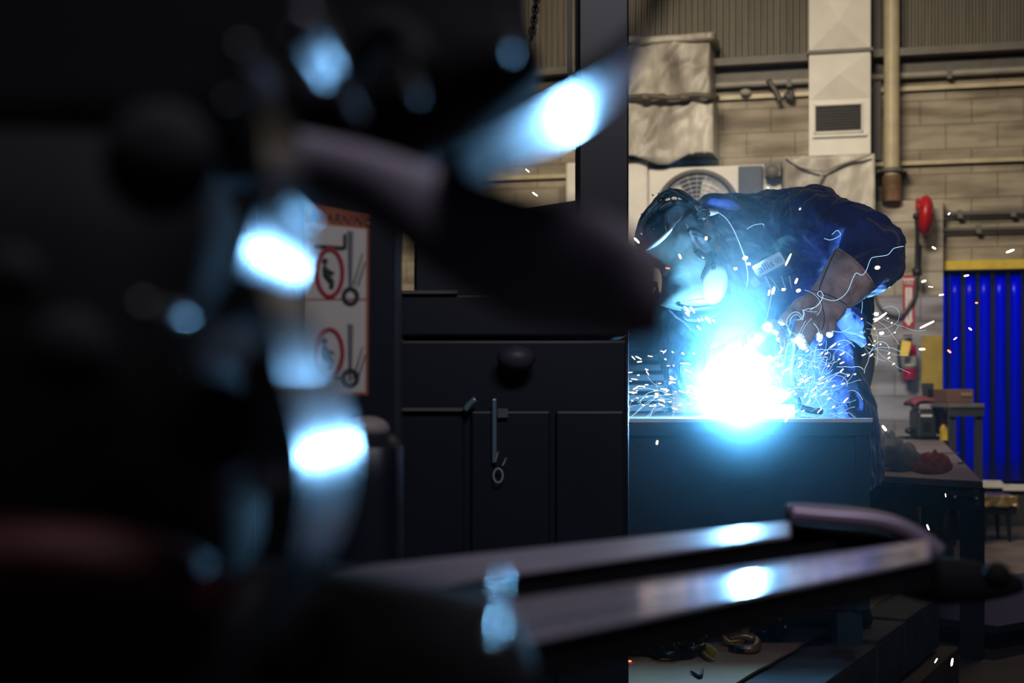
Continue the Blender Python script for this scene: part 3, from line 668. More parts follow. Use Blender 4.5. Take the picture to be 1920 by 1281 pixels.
bm = B(); tube(bm, [onc(1540,1172,.01), onc(1552,1166,.02), onc(1566,1170,.016), onc(1575,1178,.008)], [.003,.006,.006,.002], 6, k=3); tag(obj('wire_scrap', bm, M_black, None, True), 'twisted dark wire scrap at the torn edge of the cardboard', 'scrap')

# ================================================================ DARK STRUCTURE IN THE MIDDLE
M_col = mat('column_paint', (.005,.009,.015), .4, var=.2)
YC = 3.3
x0, x1 = PX(1085,YC), PX(1179,YC)
t = thing('steel_column', ((x0+x1)/2, YC+.1, 0), 'dark steel building column left of the welder', 'column')
bm = B(); cell(bm, x0, x1, YC, YC+.016, 0, 6.3); bevel(obj('flange', bm, M_col, t), .004)
bm = B(); cell(bm, x0, x1, YC+.17, YC+.186, 0, 6.3); obj('flange', bm, M_col, t)
bm = B(); cell(bm, (x0+x1)/2-.007, (x0+x1)/2+.007, YC+.016, YC+.17, 0, 6.3); obj('web', bm, M_col, t)
bm = B(); cell(bm, PX(1068,YC), PX(1076,YC), YC+.1, YC+.13, 1.7, 6.3); tag(obj('riser_pipe', bm, M_cond), 'thin vertical riser beside the dark column near the top of the picture', 'pipe')
M_cab = mat('cabinet_paint', (.005,.010,.020), .45, var=.3)
YK = 2.95
t = thing('machine_cabinet', (PX(950,YK), YK+.25, 0), 'dark machine cabinet standing left of the column', 'cabinet')
bm = B(); xa, xb = PX(776,YK), PX(1084,YK)
hexa(bm, [(xa,YK,0),(xb,YK,0),(xb,YK+.3,0),(xa,YK+.3,0),(xa,YK,PZ(420,YK)),(xb,YK,PZ(374,YK)),(xb,YK+.3,PZ(374,YK)),(xa,YK+.3,PZ(420,YK))]); bevel(obj('upper_body', bm, M_cab, t), .006)
bm = B(); cell(bm, PX(741,YK), PX(1172,YK), YK-.06, YK+.28, 0, PZ(636,YK)-.004); bevel(obj('lower_body', bm, M_cab, t), .006)
bm = B(); cell(bm, PX(741,YK), PX(1172,YK), YK-.06, YK+.28, PZ(634,YK), PZ(556,YK)); bevel(obj('drawer', bm, M_cab, t), .006)
bm = B(); cell(bm, PX(741,YK), PX(860,YK), YK-.07, YK-.0, PZ(556,YK)+.001, PZ(549,YK)); obj('shelf_edge', bm, M_steelbeam, t)
for a, b in ((752, 872), (885, 1030), (1040, 1165)):
    bm = B(); cell(bm, PX(a,YK), PX(b,YK), YK-.072, YK-.061, .05, PZ(770,YK)); bevel(obj('door', bm, M_cab, t), .004)
bm = B(); cell(bm, PX(752,YK), PX(880,YK), YK-.085, YK-.065, PZ(770,YK), PZ(764,YK)); obj('door_rail', bm, M_steelbeam, t)
bm = B(); ball(bm, P(968,672,2.85), .034, (1.1,.8,.75)); tag(obj('lamp_knob', bm, mat('grey_knob', (.06,.055,.08), .5), None, True), 'round grey knob on the front of the dark cabinet', 'knob')
M_blu = mat('bright_strip', (.35,.55,.65), .25, metal=.6)
bm = B(); yq = 2.87; cell(bm, PX(923,yq), PX(931,yq), yq-.006, yq, PZ(868,yq), PZ(748,yq)); bevel(tag(obj('glint_strip', bm, M_blu), 'thin vertical pale strip for the glint on an edge of the dark cabinet above the white loop', 'hinge'), .002)  # reflection on an edge, put in as a pale cyan strip
bm = B(); cell(bm, PX(933,yq), PX(952,yq), yq-.004, yq+.006, PZ(783,yq), PZ(766,yq)); tag(obj('table_glimpse', bm, M_steel), 'small bright plate right of the pale glint strip, for the table top in a gap', 'latch')  # added plate standing in for the table top glimpsed through a gap
bm = B(); yq = 2.862; tube(bm, [P(934+8.5*math.cos(a)-2*math.sin(a), 892+13*math.sin(a)+3*math.cos(a), yq) for a in [2*PI*i/14 for i in range(14)]], .0016, 6, closed=True)
tube(bm, [P(928,868,yq), P(931,858,yq), P(934,847,yq)], [.0006,.0013,.0006], 6, k=2); tube(bm, [P(942,874,yq), P(945,868,yq), P(949,858,yq)], [.0018,.0013,.0006], 6, k=2)
tag(obj('chalk_loop', bm, mat('chalk_white', (.55,.55,.52), .8), None, True), 'white chalk-like loop on the dark cabinet door', 'mark')  # chalk-like doodle, added as thin white tubes
bm = B(); tube(bm, [P(872,770,2.86), P(880,758,2.86), P(892,748,2.86)], .006, 8, k=3); tag(obj('door_handle_bar', bm, M_blu, None, True), 'small slanting pale blue lever left of the glint strip', 'lever')
# chain hanging high up
t = thing('hoist_chain', P(1002,70,3.2), 'black hoist chain hanging at the top beside the grey wall', 'chain')
for i in range(9):
    c = P(1008-i*1.3, -12+i*10, 3.2); bm = B(); link(bm, c, Vector((-.12,0,-1)), Vector((0,1,0)) if i % 2 else Vector((1,.2,0)), .020, .012, .0024); obj('link', bm, M_ch, t, True)

# column with the warning sticker
YS = 2.1
t = thing('machine_mast', (PX(650,YS), YS+.1, 0), 'dark square machine mast with the pictogram warning sticker on it', 'mast')
bm = B(); cell(bm, PX(545,YS), PX(740,YS), YS, YS+.15, 0, 2.4); bevel(obj('mast_tube', bm, M_cab, t), .008)
# round padded shapes low beside it
bm = B(); ball(bm, P(690,805,2.0), .03, (1,1,.6)); tag(obj('mast_cap', bm, mat('grey_cap', (.30,.27,.25), .6), None, True), 'small grey rounded cap in the dark below the warning sticker', 'cap')
bm = B(); ppairs(bm, [(640,812,735,812,2.0,.03),(622,835,752,835,2.0,.06),(618,900,756,900,2.0,.07),(618,1500,756,1500,2.0,.07),(618,2240,756,2240,2.0,.07)], 20, 3, power=.7); tag(obj('motor_cover', bm, M_cab, None, True), 'dark rounded motor cover below the grey cap', 'motor cover')
t = thing('warning_sticker', P(632,740,YS-.002), 'white warning sticker with wheel and red circle pictograms and orange header', 'sticker')
def sk(name, pts, m, d=.0016): 
    bm = B(); prism(bm, [P(a, b, YS-d) for a, b in pts], (0,.0004,0)); return obj(name, bm, m, t)
Ms = mat('sticker_white', (.62,.60,.55), .5, var=.12); Mo = mat('sticker_orange', (.42,.13,.06), .5); Mk = mat('sticker_black', (.03,.035,.04), .5); Mrr = mat('sticker_red', (.40,.03,.05), .5)
sk('backing', [(572,380),(692,404),(690,741),(575,741)], Mo, .001)
sk('panel', [(574,418),(687,430),(686,560),(574,560)], Ms, .0015)
sk('panel', [(574,564),(686,564),(685,736),(576,736)], Ms, .0015)
def text_on(s, px, py, size, m, par, Y, rot=0.):
    M = Matrix.Translation(P(px, py, Y)) @ Matrix.Rotation(PI/2, 4, 'X') @ Matrix.Rotation(rot, 4, 'Z')
    return obj('lettering', text_bm(s, size, .0001, M, 1.05), m, par)
sk('warning_triangle', [(582,412),(590,388),(600,415)], Mk, .002)
text_on('WARNING', 643, 412, .017, Mk, t, YS-.0022, -.14)
for dy, sl in ((0, 1), (175, 0)):
    def q(px, py): return (px, py+dy)
    if dy == 0:
        sk('pictogram', [q(590,458),q(645,462),q(645,470),q(590,466)], Mk, .002)
        sk('pictogram', [q(643,440),q(650,438),q(650,468),q(643,468)], Mk, .002)
    else: sk('pictogram', [(605,703),(645,706),(645,712),(605,710)], Mk, .002)
    sk('pictogram', [q(651,432),q(663,434),q(660,540),q(653,540)], mat('sticker_grey', (.22,.23,.24), .5) if dy == 0 else bpy.data.materials['sticker_grey'], .002)
    sk('pictogram', [q(655,436),q(657,436),q(657,540),q(655,540)], Mk, .0022)
    sk('pictogram', [q(679,475),q(681,476),q(664,536),q(661,534)], Mk, .002)
    sk('pictogram', [q(684,490),q(686,492),q(672,538),q(669,536)], Mk, .002)
    cx, cy = 657, 556 if dy == 0 else 709
    bm = B(); ringt(bm, P(cx,cy,YS-.0022), Vector((12.5*YS/F,0,0)), Vector((0,0,14*YS/F)), .0033, 8, 32); bmesh.ops.scale(bm, vec=(1,.08,1), space=Matrix.Translation(-P(cx,cy,YS-.0022)), verts=bm.verts); obj('wheel_pictogram', bm, Mk, t, True)
    cx, cy = 618, 512 if dy == 0 else 662
    bm = B(); ringt(bm, P(cx,cy,YS-.0022), Vector((24*YS/F,0,0)), Vector((0,0,44*YS/F)), .0032, 8, 40); bmesh.ops.scale(bm, vec=(1,.08,1), space=Matrix.Translation(-P(cx,cy,YS-.0022)), verts=bm.verts); obj('prohibition_ring', bm, Mrr, t, True)
    bm = B(); ball(bm, P(cx-9,cy-22,YS-.002), .0045, (1,.1,1)); tube(bm, [P(cx-9,cy-14,YS-.0022), P(cx-6,cy+4,YS-.0022), P(cx+4,cy+18,YS-.0022), P(cx+2,cy+30,YS-.0022)], [.003,.005,.004,.003], 6, k=2); tube(bm, [P(cx-4,cy-5,YS-.0022), P(cx+8,cy+2,YS-.0022)], .0025, 6)
    bmesh.ops.scale(bm, vec=(1,.1,1), space=Matrix.Translation(-P(cx,cy,YS-.0022)), verts=bm.verts); obj('person_pictogram', bm, Mk, t, True)
# dark partition added to keep the far left black, shaped like a locker
t = thing('dark_partition', (-1.2, 2.9, 0), 'tall black partition added to close off the dark far left', 'partition')
bm = B(); cell(bm, -1.75, PX(560,2.6), 2.6, 3.1, 0, 2.6); bevel(obj('body', bm, M_black, t), .01)
for i in range(3):
    xa = -1.72+i*.43; bm = B(); cell(bm, xa, xa+.41, 2.585, 2.599, .1, 2.5); bevel(obj('door', bm, M_dark, t), .004)
# ================================================================ THE WELDER
from mathutils.bvhtree import BVHTree
def jkt(name, col, col2, rough=.85):
    m = mat(name, col, rough, var=.4, nscale=7, col2=col2, bump=.0, sheen=.3)
    nt = m.node_tree; N = nt.nodes; L = nt.links; b = N['Principled BSDF']; tc = [n for n in N if n.type == 'TEX_COORD'][0]
    n1 = N.new('ShaderNodeTexNoise'); n1.inputs['Scale'].default_value = 5; n1.inputs['Detail'].default_value = 3; n1.inputs['Distortion'].default_value = 1.4
    L.new(tc.outputs['Object'], n1.inputs[0])
    b1 = N.new('ShaderNodeBump'); b1.inputs['Strength'].default_value = .9; b1.inputs['Distance'].default_value = .08; L.new(n1.outputs[0], b1.inputs['Height'])
    n2 = N.new('ShaderNodeTexNoise'); n2.inputs['Scale'].default_value = 380; L.new(tc.outputs['Object'], n2.inputs[0])
    b2 = N.new('ShaderNodeBump'); b2.inputs['Strength'].default_value = .25; b2.inputs['Distance'].default_value = .003
    L.new(n2.outputs[0], b2.inputs['Height']); L.new(b1.outputs[0], b2.inputs['Normal']); L.new(b2.outputs[0], b.inputs['Normal']); return m
M_jack = jkt('navy_jacket', (.038,.062,.26), (.022,.036,.15))
M_trou = jkt('navy_trousers', (.018,.028,.09), (.010,.015,.05))
M_skin = mat('skin', (.50,.28,.19), .5, var=.15)
M_hair = mat('short_brown_hair', (.09,.045,.02), .6, var=.5, nscale=60, stretch=(1,1,6))
M_leath = mat('brown_leather', (.75,.62,.62), .8, var=.45, nscale=20, col2=(.30,.22,.22), bump=.5, bscale=120)
M_hood = mat('hood_shell', (.15,.21,.18), .35, var=.3, nscale=7)
M_gear = mat('headgear_black', (.018,.016,.018), .28, var=.2)
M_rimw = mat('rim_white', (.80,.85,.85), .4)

foot = Vector((PX(1560,4.6), 4.6, .383))
def remesh(o, vox, sm=3, disp=(), subs=0):
    md = o.modifiers.new('r', 'REMESH'); md.mode = 'VOXEL'; md.voxel_size = vox; md.use_smooth_shade = True
    if sm: s = o.modifiers.new('s', 'SMOOTH'); s.iterations = sm; s.factor = .5
    for i, (sc, st, tp) in enumerate(disp):
        tx = bpy.data.textures.new('fold%d' % i, tp)
        if tp in ('CLOUDS', 'STUCCI', 'WOOD', 'MARBLE'): tx.noise_scale = sc
        d = o.modifiers.new('d', 'DISPLACE'); d.texture = tx; d.strength = st; d.mid_level = .5; d.texture_coords = 'LOCAL'
    return o
# ---- the body (continuous surface, mostly under the clothes)
hc = P(1268, 440, 4.38)                         # centre of the head
cr = Vector((-.95, 0, -.32)).normalized()       # crown direction: the head hangs over the work
ff = Vector((.32, -.12, -.95)).normalized()     # the face looks down at the arc
si = cr.cross(ff).normalized()
bm = B()
HM = Matrix((( *[cr.x, si.x, ff.x], 0), (cr.y, si.y, ff.y, 0), (cr.z, si.z, ff.z, 0), (0,0,0,1)))
ball(bm, hc, .1, (1.12, .76, .92), 28, HM)                         # skull
ball(bm, hc-cr*.035+ff*.035, .075, (1.0,.80,.85), 24, HM)           # jaw and cheeks
ball(bm, hc-cr*.105+ff*.075, .024, (1,.9,.8), 12, HM)               # chin
tube(bm, [hc+cr*.012+ff*.085, hc-cr*.012+ff*.108, hc-cr*.030+ff*.118, hc-cr*.038+ff*.095], [.008,.011,.014,.010], 8, k=2)   # nose
for s in (-1, 1):
    ball(bm, hc-cr*.004+si*s*.078-ff*.005, .03, (1,.35,.6), 12, HM)  # ears
    ball(bm, hc+cr*.010+si*s*.030+ff*.082, .012, (.6,1.1,.8), 12, HM) # brow ridge over the eyes
ball(bm, hc-cr*.062+ff*.092, .016, (.35,1.5,.5), 12, HM)            # lips
tube(bm, [hc-cr*.05-ff*.02, P(1320,425,4.42), P(1365,425,4.45), P(1440,470,4.5)], [.062,.060,.070,.12], 16, k=3)
tube(bm, [P(1400,440,4.48), P(1470,480,4.5), P(1510,570,4.5), P(1545,670,4.52), P(1556,740,4.52)], [.12,.165,.15,.155,.12], 20, k=4)
def limb(bm, pts, rr): tube(bm, pts, rr, 14, k=4)
limb(bm, [P(1455,440,4.38), P(1520,435,4.26), P(1600,455,4.18), P(1645,468,4.14), P(1620,510,4.10), P(1580,560,4.06)], [.075,.066,.055,.047,.045,.033])
limb(bm, [P(1390,480,4.62), P(1330,560,4.60), P(1292,690,4.46), P(1310,715,4.42), P(1370,685,4.22), P(1425,655,4.08)], [.075,.062,.050,.047,.042,.032])
for dy in (-.10, .12):
    limb(bm, [P(1555,740,4.52+dy), P(1532,880,4.50+dy), P(1528,950,4.50+dy), P(1560,1120,4.58+dy)], [.105,.080,.065,.045])
body = obj('person', bm, M_skin, None, True, origin=foot); remesh(body, .008, 3)
tag(body, 'person in navy jacket, welding helmet and leather gloves bending over the white arc', 'person')

# ---- jacket
bm = B()
ST = [(1318,374,1322,446,4.42,.07),(1338,368,1338,470,4.43,.11),(1362,364,1362,520,4.45,.15),(1395,367,1380,570,4.47,.19),(1445,358,1402,620,4.49,.215),
      (1500,351,1420,672,4.5,.23),(1560,366,1432,715,4.5,.225),(1610,420,1440,745,4.5,.21),(1632,520,1446,775,4.5,.20),(1625,600,1450,800,4.5,.20),(1612,655,1452,830,4.5,.20),(1622,710,1454,850,4.5,.21),(1640,775,1456,880,4.5,.22),(1648,830,1458,930,4.5,.22),(1650,900,1465,985,4.5,.21)]
ppairs(bm, ST, 26, 3)
btorso = BVHTree.FromBMesh(bm)
# near (left) sleeve with the elbow thrown back
def sleeve(bm, pts, rr): tube(bm, pts, rr, 20, k=5)
sleeve(bm, [P(1450,432,4.40), P(1500,430,4.32), P(1545,432,4.26), P(1592,442,4.20), P(1628,455,4.17), P(1646,472,4.14), P(1643,494,4.12), P(1622,512,4.10), P(1592,528,4.08)],
       [.09,.110,.108,.098,.086,.076,.070,.066,.060])
ball(bm, P(1664,452,4.14), .055, (1,.8,1)); ball(bm, P(1655,505,4.12), .052, (.9,.8,1.))
ball(bm, P(1527,385,4.34), .06, (1.3,1.3,.9)); ball(bm, P(1640,420,4.16), .045, (1.2,1,.8))
# far (right) sleeve coming down on the left of the arc
sleeve(bm, [P(1375,500,4.62), P(1330,540,4.60), P(1298,600,4.56), P(1284,660,4.50), P(1288,700,4.44), P(1310,708,4.38), P(1350,690,4.26), P(1395,665,4.15), P(1412,655,4.12)],
       [.10,.098,.092,.084,.078,.070,.062,.055,.050])
for a, r in ((0,.072),(1,.069),(2,.066),(3,.062)):
    c = [P(1308,712,4.39), P(1330,703,4.33), P(1352,692,4.26), P(1375,680,4.21)][a]
    ringt(bm, c, Vector((.35,.0,1)).normalized()*r*.85, Vector((-.3,1,0)).normalized()*r*.85, .016, 8, 20)
bm.faces.ensure_lookup_table(); bjack = BVHTree.FromBMesh(bm)
def hit(px, py, lift=.012, tree=None):
    o = Vector((0,0,CZ)); d = (P(px,py,4)-o).normalized()
    h = (tree or btorso).ray_cast(o, d)[0]
    return (h if h is not None else P(px,py,4.3))-d*lift
# creases that fan from the armpit
for pp in (((1478,372),(1500,430),(1545,470),(1560,490)), ((1500,392),(1525,440),(1562,482)), ((1560,395),(1585,425),(1620,430)), ((1600,520),(1625,498),(1660,480)), ((1600,505),(1630,478),(1668,462)), ((1590,470),(1625,450),(1672,440)), ((1455,375),(1470,430),(1460,500)), ((1520,372),(1540,410),(1590,440)), ((1420,400),(1445,440),(1480,455)), ((1610,410),(1640,430),(1660,470)), ((1480,620),(1520,640),(1580,700)), ((1500,700),(1560,690),(1600,720)), ((1590,650),(1600,700),(1620,760)), ((1262,620),(1290,650),(1320,660)), ((1255,650),(1285,690),(1310,700))):
    pts = []
    for (a, b) in pp:
        pts.append(hit(a, b, .001, bjack))
    tube(bm, pts, [.007]+[.016]*(len(pts)-2)+[.007], 8, k=4)
jk = obj('jacket', bm, M_jack, body, True); remesh(jk, .010, 5, ((.14,.036,'CLOUDS'),(.05,.016,'CLOUDS')))
def hit(px, py, lift=.012, tree=None):
    o = Vector((0,0,CZ)); d = (P(px,py,4)-o).normalized()
    h = (tree or btorso).ray_cast(o, d)[0]
    return (h if h is not None else P(px,py,4.3))-d*lift
# collar standing up behind the neck
bm = B(); ppairs(bm, [(1306,382,1316,400,4.36,.06),(1318,368,1332,398,4.36,.085),(1340,364,1362,402,4.38,.10),(1368,366,1385,410,4.40,.10)], 18, 4, power=.8)
remesh(obj('collar', bm, M_jack, jk, True), .008, 2, ((.05,.01,'CLOUDS'),))
bm = B(); tube(bm, [P(1303,386,4.26), P(1312,392,4.25), P(1322,397,4.24), P(1335,398,4.24), P(1346,397,4.25)], [.004,.008,.011,.010,.005], 8, k=4); obj('neck_strap', bm, mat('pale_strap', (.55,.45,.42), .6), body, True)
# seams
bm = B(); tube(bm, [hit(a,b,.02) for a,b in ((1384,372),(1420,366),(1455,372),(1478,362))], .0014, 6, k=4); obj('seam', bm, M_trou, jk, True)
bm = B(); tube(bm, [P(a,b,4.16) for a,b in ((1479,356),(1480,375),(1482,392),(1490,430),(1500,455))], .0014, 6, k=4); obj('seam', bm, M_trou, jk, True)

# name badge, pocket and pens on the chest
def plane_px(bm, pts, Y, th): prism(bm, [P(a,b,Y) for a,b in pts], (0,th,0)); return bm
YB = 4.19
def rrect(c, wv, hv, r=.28, n=5):
    out = []
    for sx, sy in ((1,1),(-1,1),(-1,-1),(1,-1)):
        for k in range(n+1):
            a0 = {(1,1):0,(-1,1):PI/2,(-1,-1):PI,(1,-1):1.5*PI}[(sx,sy)]+PI/2*k/n
            rw = r*math.hypot(*hv)/math.hypot(*wv)
            x = sx*(1-rw)+rw*math.cos(a0); y = sy*(1-r)+r*math.sin(a0)
            out.append((c[0]+wv[0]/2*x+hv[0]/2*y, c[1]+wv[1]/2*x+hv[1]/2*y))
    return out
bd = None
bm = B(); plane_px(bm, rrect((1441.5,496.5),(51,-30),(14,23)), YB, .012); bd = obj('name_badge', bm, mat('badge_white', (.92,.93,.95), .5), jk)
bm = B(); plane_px(bm, rrect((1441.5,496.5),(53.5,-31.5),(15.5,25)), YB+.004, .012); obj('badge_backing', bm, M_trou, bd)
ang = math.atan2(30, 51)
M_ink = mat('badge_ink', (.10,.12,.20), .5)
Mx = Matrix.Translation(P(1436,500,YB-.0006)) @ Matrix.Rotation(PI/2, 4, 'X') @ Matrix.Rotation(ang, 4, 'Z') @ Matrix.Diagonal((1.0,1,1,1))
obj('badge_lettering', text_bm('allis', .033, .0004, Mx, 1.0), M_ink, bd)
bm = B(); c = P(1458.5,486.5,YB-.0006); ringt(bm, c, Vector((.0085,0,0)), Vector((0,0,.0085)), .0008, 6, 24)
for k in (-1,0,1):
    v = Vector((math.cos(ang),0,math.sin(ang))); w = Vector((-v.z,0,v.x)); tube(bm, [c+w*.0028*k-v*.005, c+w*.0028*k+v*.005], .0006, 5)
obj('badge_emblem', bm, M_ink, bd)
bm = B(); plane_px(bm, [(1424,519),(1452,504),(1484,500),(1492,520),(1478,548),(1432,548)], YB+.03, .02); pk = bevel(obj('chest_pocket', bm, M_jack, jk), .003)
bm = B(); plane_px(bm, [(1408,531),(1420,524),(1430,538),(1417.5,544)], YB+.004, .012); obj('paper_slip', bm, mat('white_paper', (.85,.87,.9), .6), jk)
bm = B(); plane_px(bm, [(1421,523),(1435,516),(1441,529),(1431,536)], YB+.006, .012); obj('pocket_flap', bm, M_trou, jk)
for a in (((1435.5,519),(1443,532),(1456,555),2.2), ((1447,522),(1455,532),(1466,548),1.2), ((1467,518),(1471,530),(1477.5,545),1.6), ((1482,517),(1484.5,530),(1488,544),1.5)):
    bm = B(); tube(bm, [P(*q, YB-.004) for q in a[:3]], a[3]*YB/F, 8); obj('pen', bm, M_rimw, jk, True)

TC = P(1442, 500, YB); TM = Matrix.Translation(TC) @ Matrix.Rotation(math.radians(27), 4, 'X') @ Matrix.Translation(-TC)
for o in [q for q in bpy.data.objects if q.name.split('.')[0] in ('name_badge','badge_backing','badge_lettering','badge_emblem','chest_pocket','paper_slip','pocket_flap','pen')]:
    w = Matrix.Translation(wloc(o)); o.data.transform(w.inverted() @ TM @ w)      # the chest overhangs, so what is sewn on it leans towards the arc
# ---- trousers and boots
bm = B()
for dy in (-.10, .12):
    tube(bm, [P(1552,800,4.52+dy), P(1535,880,4.50+dy), P(1530,950,4.50+dy), P(1548,1060,4.55+dy), P(1560,1128,4.58+dy)], [.14,.115,.095,.085,.080], 18, k=4)
tr = obj('trousers', bm, M_trou, body, True); remesh(tr, .012, 3, ((.12,.02,'CLOUDS'),))
for dy in (-.10, .12):
    bm = B(); x, y = foot.x, 4.58+dy
    loft(bm, [[Vector((x-.02+lx+rx*math.cos(a), y+ry*math.sin(a), z)) for a in [2*PI*i/18 for i in range(18)]] for lx, rx, ry, z in ((-.03,.145,.050,.384),(-.03,.150,.055,.400),(-.03,.140,.052,.435),(.02,.085,.050,.475),(.03,.065,.052,.53))])
    obj('boot', bm, M_gear, body, True)

# ---- near glove: leather gauntlet hanging open, five fingers
bm = B()
ppairs(bm, [(1566,467,1636,541,4.075,.078),(1556,482,1630,551,4.07,.074),(1545,502,1618,562,4.06,.066),(1530,528,1604,572,4.05,.056),(1515,548,1592,580,4.045,.048)], 22, 4)
gl_open = None
gt = obj('glove', bm, M_leath, body, True)
remesh(gt, .005, 2, ((.06,.006,'CLOUDS'),))
bm = B(); ppairs(bm, [(1520,545,1588,578,4.045,.046),(1508,558,1582,592,4.04,.038),(1502,575,1568,606,4.035,.030),(1503,590,1556,612,4.03,.024)], 20, 4)
def finger(pts, rr): tube(bm, [P(a,b,y) for a,b,y in pts], [r*4.03/F for r in rr], 12, k=5)
finger([(1520,562,4.02),(1500,572,3.995),(1482,588,3.975),(1468,602,3.965),(1462,608,3.962)], [14,13,11,9.5,5])          # thumb, leaves the side of the palm
finger([(1514,590,4.03),(1502,604,4.00),(1497,618,3.985),(1492,632,3.99),(1489,640,3.995)], [13,12,11,10,6])            # index
finger([(1528,596,4.03),(1520,616,3.99),(1512,634,3.975),(1505,646,3.98),(1500,652,3.985)], [14.5,14,13,11.5,7])
finger([(1545,600,4.03),(1542,618,4.00),(1540,630,3.995),(1534,640,4.00)], [12,10,8,5])
finger([(1558,600,4.03),(1560,614,4.01),(1558,624,4.01),(1553,631,4.02)], [11,9,7.5,5])
gh = obj('glove_hand', bm, M_leath, gt, True); remesh(gh, .0032, 2, ((.03,.005,'CLOUDS'),))
bm = B(); tube(bm, [P(a,b,y) for a,b,y in ((1567,468,4.0),(1556,492,3.995),(1546,515,3.995),(1536,545,3.99),(1542,575,3.985),(1546,600,3.985),(1540,622,3.985))], .0016, 6, k=4); obj('seam', bm, M_trou, gt, True)
bm = B(); tube(bm, [P(a,b,y) for a,b,y in ((1515,546,3.99),(1535,548,3.985),(1560,556,3.985),(1588,572,3.995))], .0016, 6, k=4); obj('seam', bm, M_trou, gt, True)
bm = B(); ringt(bm, P(1601,504,4.076), (P(1566,467,4.076)-P(1636,541,4.076))/2, Vector((0,.079,0)), .003, 6, 40); obj('cuff_binding', bm, M_leath, gt, True)
# blue cloth bunched at the hip behind the glove
bm = B(); ppairs(bm, [(1560,586,1566,606,4.30,.05),(1585,574,1590,626,4.28,.09),(1610,580,1612,640,4.28,.09),(1624,600,1620,650,4.3,.05)], 18, 3); wobble(bm, .02, 14); remesh(obj('jacket_hem_bunch', bm, M_jack, jk, True), .008, 2, ((.05,.015,'CLOUDS'),))

# ---- far glove holding the torch
bm = B()
ppairs(bm, [(1398,628,1404,676,4.13,.055),(1412,616,1420,672,4.11,.052),(1426,612,1432,662,4.08,.046)], 18, 3)
ball(bm, P(1440,632,4.05), .036, (1.1,.8,.9)); 
def fg(pts, r): tube(bm, [P(a,b,y) for a,b,y in pts], r, 10, k=4)
fg([(1432,618,4.05),(1446,606,4.01),(1456,613,3.98),(1452,624,3.975)], [.014,.014,.013,.010])
fg([(1440,628,4.05),(1458,622,4.00),(1466,632,3.975),(1458,640,3.97)], [.014,.014,.013,.010])
fg([(1440,640,4.05),(1460,638,4.00),(1470,646,3.975),(1462,654,3.97)], [.014,.014,.013,.010])
fg([(1436,650,4.05),(1454,654,4.00),(1464,660,3.98),(1455,666,3.975)], [.012,.013,.012,.009])
fg([(1420,650,4.08),(1432,668,4.02),(1444,672,3.99),(1452,664,3.975)], [.015,.015,.013,.010])
g2 = obj('glove', bm, M_leath, body, True); remesh(g2, .004, 2)

# ---- welding helmet
bm = B()
cap = bmesh.new(); ball(cap, (0,0,0), .1, (1.26,.92,1.06), 40)
bmesh.ops.bisect_plane(cap, geom=cap.verts[:]+cap.edges[:]+cap.faces[:], plane_co=(.030,0,0), plane_no=(-1,0,.25), clear_outer=True)
bmesh.ops.transform(cap, matrix=Matrix.Translation(hc) @ HM, verts=cap.verts)
hd = obj('helmet_crown', cap, M_gear, body, True); sd = hd.modifiers.new('s','SOLIDIFY'); sd.thickness = .006
bm = B(); ball(bm, hc-ff*.006+cr*.004, .1, (1.14,.79,.97), 32, HM); obj('hair', bm, M_hair, body, True)
YN = 4.275
for pts, r in ((((1222,398),(1232,378),(1250,364),(1272,362),(1292,374),(1306,386)), .008), (((1236,394),(1252,382),(1275,380),(1296,384),(1312,392)), .006), (((1200,440),(1206,415),(1222,392),(1244,372)), .009)):
    bm = B(); tube(bm, [P(a,b,YN+.02) for a,b in pts], r, 8, k=4, flat=1.5); obj('head_strap', bm, M_gear, hd, True)
bm = B(); tube(bm, [P(a,b,YN) for a,b in ((1253,356),(1268,361),(1284,369),(1306,385))], [.006,.009,.008,.004], 8, k=4); obj('ratchet_band', bm, M_gear, hd, True)
for a, b in ((1252,366),(1264,372),(1240,374)):
    bm = B(); ringt(bm, P(a,b,YN+.005), Vector((.010,0,0)), Vector((0,0,.007)), .002, 6, 20); obj('slot_ring', bm, M_gear, hd, True)
for a, b, y in ((1224,366,4.32),(1210,397,4.30),(1203,402,4.30),(1205,432,4.29),(1226,430,4.28),(1217,392,4.29),(1235,363,4.32),(1219,448,4.28)):
    bm = B(); ball(bm, P(a,b,y), .0028); obj('rivet', bm, M_steel, hd, True)
bm = B(); q = P(1318,402,4.235); cyl(bm, q, q-Vector((0,.02,0)), .017, 24); ringt(bm, q-Vector((0,.02,0)), Vector((.013,0,0)), Vector((0,0,.013)), .0022, 8, 24)
for k in range(8): a = k*PI/4; ball(bm, q-Vector((0,.01,0))+Vector((math.cos(a)*.017,0,math.sin(a)*.017)), .004, seg=8)
obj('pivot_knob', bm, M_gear, hd, True)
# face shield: a hollow curved shell from brow to chin
MS = [(1203,474,1292,402,4.36,.120),(1214,482,1300,408,4.35,.128),(1232,497,1318,440,4.34,.132),(1241,515,1338,480,4.33,.130),(1241,540,1356,505,4.33,.126),(1236,562,1367,530,4.32,.118),(1238,573,1370,556,4.32,.108)]
bm = B(); ppairs(bm, MS, 32, 4, power=.85, cap=False)
sh = obj('face_shield', bm, M_hood, hd, True); sd = sh.modifiers.new('s','SOLIDIFY'); sd.thickness = .005
bsh = BVHTree.FromBMesh((lambda b: (b.from_mesh(sh.data), bmesh.ops.translate(b, vec=wloc(sh), verts=b.verts), b)[2])(bmesh.new()))
bm = B(); ppairs(bm, [(1238,572,1370,555,4.32,.106),(1262,580,1362,572,4.32,.09),(1290,584,1345,579,4.32,.05)], 28, 3, power=.85); obj('chin_panel', bm, M_hood, sh, True)
